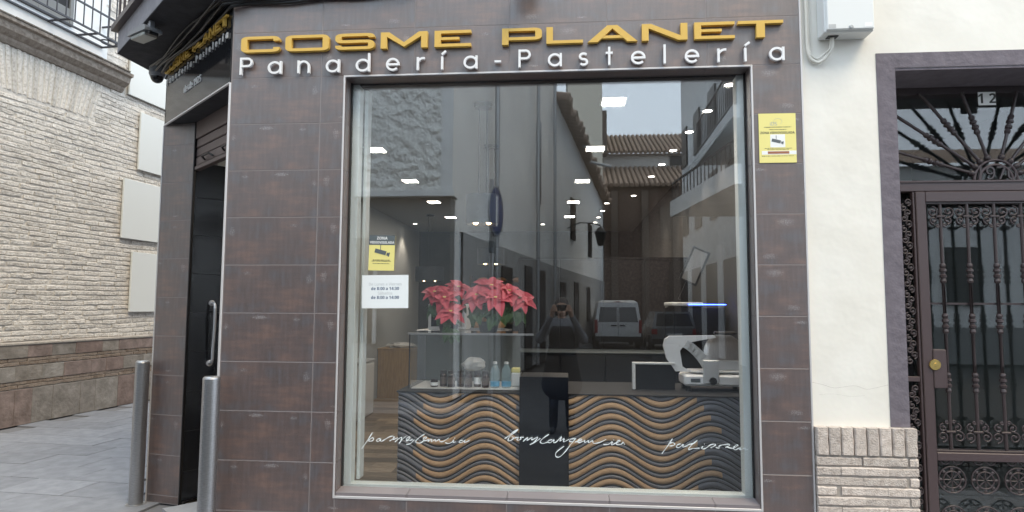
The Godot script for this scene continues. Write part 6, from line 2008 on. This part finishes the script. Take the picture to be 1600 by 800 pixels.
func more_materials() -> void:
	M.sill = plain(lin(0.20, 0.18, 0.188), 0.35)
	M.shutter = plain(lin(0.130, 0.100, 0.096), 0.5, 0.2)
	M.chrome = plain(lin(0.70, 0.70, 0.72), 0.25, 0.6)
	M.faint_print = plain(lin(0.50, 0.53, 0.55), 0.7)
	M.bollard = noisy([[0.2, lin(0.36, 0.36, 0.37)], [0.8, lin(0.48, 0.48, 0.49)]], 0.03, 0.6, 0.36, 0.0, 0.03, 41, 0.5, Vector3(1, 8, 1))
	M.bollard.metallic = 0.95
	M.lamp_grey = plain(lin(0.24, 0.25, 0.27), 0.5, 0.3)
	M.lamp_lens = plain(lin(0.42, 0.44, 0.42), 0.2)
	M.paver_joint = plain(lin(0.17, 0.17, 0.18), 0.95)
	for k in 3:
		var g := 0.225 + 0.02 * k
		M["slab%d" % k] = noisy([[0.15, lin(g * 0.80, g * 0.835, g * 0.93)], [0.85, lin(g * 1.05, g * 1.09, g * 1.2)]], 0.02, 1.7, 0.7, 0.12, 0.12, 50 + k)
	for k in 4:
		var g: float = [0.65, 0.58, 0.71, 0.67][k]
		M["brick%d" % k] = noisy([[0.15, lin(g * 0.72, g * 0.65, g * 0.565)], [0.5, lin(g, g * 0.925, g * 0.83)], [0.85, lin(g * 1.12, g * 1.07, g * 0.99)]], 0.03, 0.8, 0.95, 0.9, 0.08, 60 + k)
	for k in 5:
		var c: Array = [[0.245, 0.22, 0.195], [0.235, 0.18, 0.158], [0.275, 0.25, 0.222], [0.24, 0.212, 0.183], [0.215, 0.158, 0.136]][k]
		M["stone%d" % k] = noisy([[0.15, lin(c[0] * 0.72, c[1] * 0.72, c[2] * 0.72)], [0.85, lin(c[0] * 1.2, c[1] * 1.22, c[2] * 1.25)]], 0.010, 1.3, 0.95, 0.5, 0.04, 70 + k)
	for k in 2:
		M["basebrick%d" % k] = noisy([[0.15, lin(0.17 + 0.05 * k, 0.12 + 0.05 * k, 0.09 + 0.05 * k)], [0.85, lin(0.30, 0.25, 0.20)]], 0.03, 0.8, 0.95, 0.5, 0.08, 80 + k)
	for k in 3:
		var g: float = [0.53, 0.48, 0.58][k]
		M["plinth%d" % k] = noisy([[0.15, lin(g * 0.78, g * 0.665, g * 0.58)], [0.5, lin(g, g * 0.87, g * 0.775)], [0.85, lin(g * 1.12, g * 1.0, g * 0.90)]], 0.025, 0.5, 0.95, 0.4, 0.08, 84 + k)
	M.mortar_light = plain(lin(0.36, 0.32, 0.285), 0.95)
	M.cornice = noisy([[0.15, lin(0.22, 0.18, 0.145)], [0.85, lin(0.36, 0.315, 0.27)]], 0.02, 1.0, 0.95, 0.5, 0.05, 88)
	M.cornice_top = noisy([[0.15, lin(0.10, 0.085, 0.07)], [0.85, lin(0.22, 0.19, 0.16)]], 0.03, 0.8, 0.95, 0.6, 0.06, 89)
	M.base_cap = noisy([[0.15, lin(0.34, 0.30, 0.26)], [0.85, lin(0.46, 0.42, 0.37)]], 0.02, 1.0, 0.95, 0.4, 0.05, 90)
	M.grey_paint = plain(lin(0.20, 0.205, 0.205), 0.7)
	M.railing = plain(lin(0.035, 0.035, 0.045), 0.5)
	M.board_white = plain(lin(0.66, 0.67, 0.645), 0.7)
	M.brown_door = plain(lin(0.055, 0.036, 0.026), 0.7)
	M.hall = plain(lin(0.16, 0.17, 0.165), 0.9)
	M.door_pane = glass(0.02, Color(0.5, 0.56, 0.56))
	M.grey_plastic = plain(lin(0.45, 0.46, 0.46), 0.5)
	M.hose = plain(lin(0.70, 0.67, 0.60), 0.6)
	M.floor_base = plain(lin(0.05, 0.04, 0.03), 0.8)
	for k in 4:
		var g: float = [1.3, 1.9, 2.6, 3.2][k]
		M["plank%d" % k] = noisy([[0.15, lin(0.075 * g, 0.056 * g, 0.040 * g)], [0.5, lin(0.12 * g, 0.095 * g, 0.07 * g)], [0.85, lin(0.17 * g, 0.145 * g, 0.11 * g)]], 0.02, 1.0, 0.35, 0.0, 0.03, 92 + k, 0.5, Vector3(0.4, 1, 5))
	M.pale_wall = plain(lin(0.42, 0.44, 0.44), 0.8)
	M.led = glow(Color(1.0, 0.97, 0.92), 6.0)
	M.bulb = glow(Color(1.0, 0.85, 0.62), 5.0)
	M.blue_led = glow(Color(0.25, 0.38, 1.0), 4.0)
	M.shade = plain(lin(0.03, 0.034, 0.042), 0.7)
	M.panel_dark = plain(lin(0.020, 0.021, 0.026), 0.5)
	M.panel_tan = noisy([[0.2, lin(0.40, 0.245, 0.125)], [0.8, lin(0.52, 0.335, 0.18)]], 0.03, 0.4, 0.45, 0.0, 0.03, 99, 0.5, Vector3(0.6, 4, 1))
	M.panel_grey = plain(lin(0.14, 0.145, 0.165), 0.4)
	M.podium = plain(lin(0.006, 0.008, 0.013), 0.3, 0.0, 0.3)
	M.grey_metal = plain(lin(0.40, 0.41, 0.42), 0.4, 0.7)
	M.case_back = plain(lin(0.14, 0.15, 0.14), 0.6)
	M.preserve = plain(lin(0.035, 0.014, 0.010), 0.12)
	M.lid = plain(lin(0.05, 0.035, 0.03), 0.4, 0.5)
	M.jar_label = plain(lin(0.10, 0.07, 0.055), 0.6)
	M.bottle = glass(0.25, Color(0.75, 0.88, 0.92))
	M.blue_label = plain(lin(0.15, 0.42, 0.66), 0.5)
	M.bag = plain(lin(0.62, 0.62, 0.60), 0.6)
	M.bread = plain(lin(0.34, 0.17, 0.07), 0.8)
	M.pot = plain(lin(0.03, 0.032, 0.036), 0.4)
	M.stem = plain(lin(0.07, 0.10, 0.04), 0.7)
	M.leaf = plain(lin(0.06, 0.12, 0.045), 0.5)
	for k in 3:
		var c: Array = [[0.58, 0.085, 0.12], [0.69, 0.14, 0.18], [0.48, 0.06, 0.09]][k]
		var m := plain(lin(c[0], c[1], c[2]), 0.55)
		m.backlight_enabled = true
		m.backlight = lin(0.20, 0.02, 0.03)
		M["bract%d" % k] = m
	M.lower_band_grey = plain(lin(0.34, 0.345, 0.35), 0.8)  # darker grey than the plaster it covers, for the lower walls
	M.roll = plain(lin(0.42, 0.24, 0.11), 0.75)
	M.slate_light = plain(lin(0.22, 0.225, 0.23), 0.6)
	M.dark_wood = plain(lin(0.060, 0.042, 0.028), 0.7)
	M.slicer_white = plain(lin(0.84, 0.85, 0.85), 0.3)
	M.bright_metal = plain(lin(0.66, 0.68, 0.69), 0.35, 0.3)
	M.cream_far = plain(lin(0.62, 0.58, 0.49), 0.9)
	M.brown_far = noisy([[0.15, lin(0.085, 0.062, 0.050)], [0.85, lin(0.16, 0.125, 0.10)]], 0.03, 2.0, 0.9, 0.5, 0.05, 97)
	M.plaster_warm = plain(lin(0.50, 0.49, 0.47), 0.9)
	M.grey_render = noisy([[0.15, lin(0.56, 0.57, 0.57)], [0.85, lin(0.68, 0.69, 0.69)]], 0.02, 4.0, 0.9, 0.5, 0.05, 98)
	M.sign_blue = plain(lin(0.012, 0.04, 0.14), 0.4)
	M.van_white = plain(lin(0.80, 0.81, 0.82), 0.25)
	M.car_grey = plain(lin(0.16, 0.165, 0.175), 0.25)
	M.tail_red = plain(lin(0.30, 0.02, 0.02), 0.25)
	M.skin = plain(lin(0.40, 0.24, 0.17), 0.55)
	M.hair = plain(lin(0.03, 0.022, 0.018), 0.6)
	M.shirt = plain(lin(0.13, 0.135, 0.15), 0.9)
	M.coat = plain(lin(0.010, 0.010, 0.012), 0.85)
	M.trousers = plain(lin(0.012, 0.012, 0.016), 0.9)

func _ready() -> void:
	# camera, at the height of raised hands, turned a little to the left and up
	var cam := Camera3D.new()
	cam.name = "camera"
	add_child(cam)
	cam.transform = Transform3D(Basis(Vector3(0.996318, 0.005303, -0.085568), Vector3(0.001482, 0.996871, 0.079032), Vector3(0.08572, -0.078868, 0.993193)), Vector3(2.15575, 1.5, 3.85199))
	cam.fov = 43.6028
	cam.near = 0.02
	cam.far = 300.0
	cam.current = true
	# overcast sky
	var sky := ProceduralSkyMaterial.new()
	sky.sky_top_color = Color(0.80, 0.86, 0.92)
	sky.sky_horizon_color = Color(0.87, 0.91, 0.95)
	sky.sky_curve = 0.15
	sky.ground_bottom_color = Color(0.35, 0.35, 0.36)
	sky.ground_horizon_color = Color(0.55, 0.56, 0.58)
	sky.sky_energy_multiplier = 1.0
	var s := Sky.new()
	s.sky_material = sky
	var env := Environment.new()
	env.background_mode = Environment.BG_SKY
	env.sky = s
	env.background_energy_multiplier = 1.0
	env.tonemap_mode = Environment.TONE_MAPPER_LINEAR
	env.tonemap_exposure = 3.75
	env.sdfgi_enabled = true
	env.ssao_enabled = true
	env.ssil_enabled = true
	var we := WorldEnvironment.new()
	we.name = "environment"
	we.environment = env
	add_child(we)
	var sun := DirectionalLight3D.new()
	sun.name = "sun"
	sun.light_energy = 0.24
	sun.light_angular_distance = 25.0
	sun.light_color = Color(1.0, 0.94, 0.84)
	sun.shadow_enabled = true
	add_child(sun)
	sun.rotation = Vector3(deg_to_rad(-55.0), deg_to_rad(42.0), 0)
	materials()
	more_materials()
	ground()
	shop_front()
	brick_building()
	cream_house()
	opposite_side()
	shop_signs()
	notices()
	window_script()
	street_furniture()
	shop_room()
	counter()
	back_of_shop()
	plants()
	photographer()
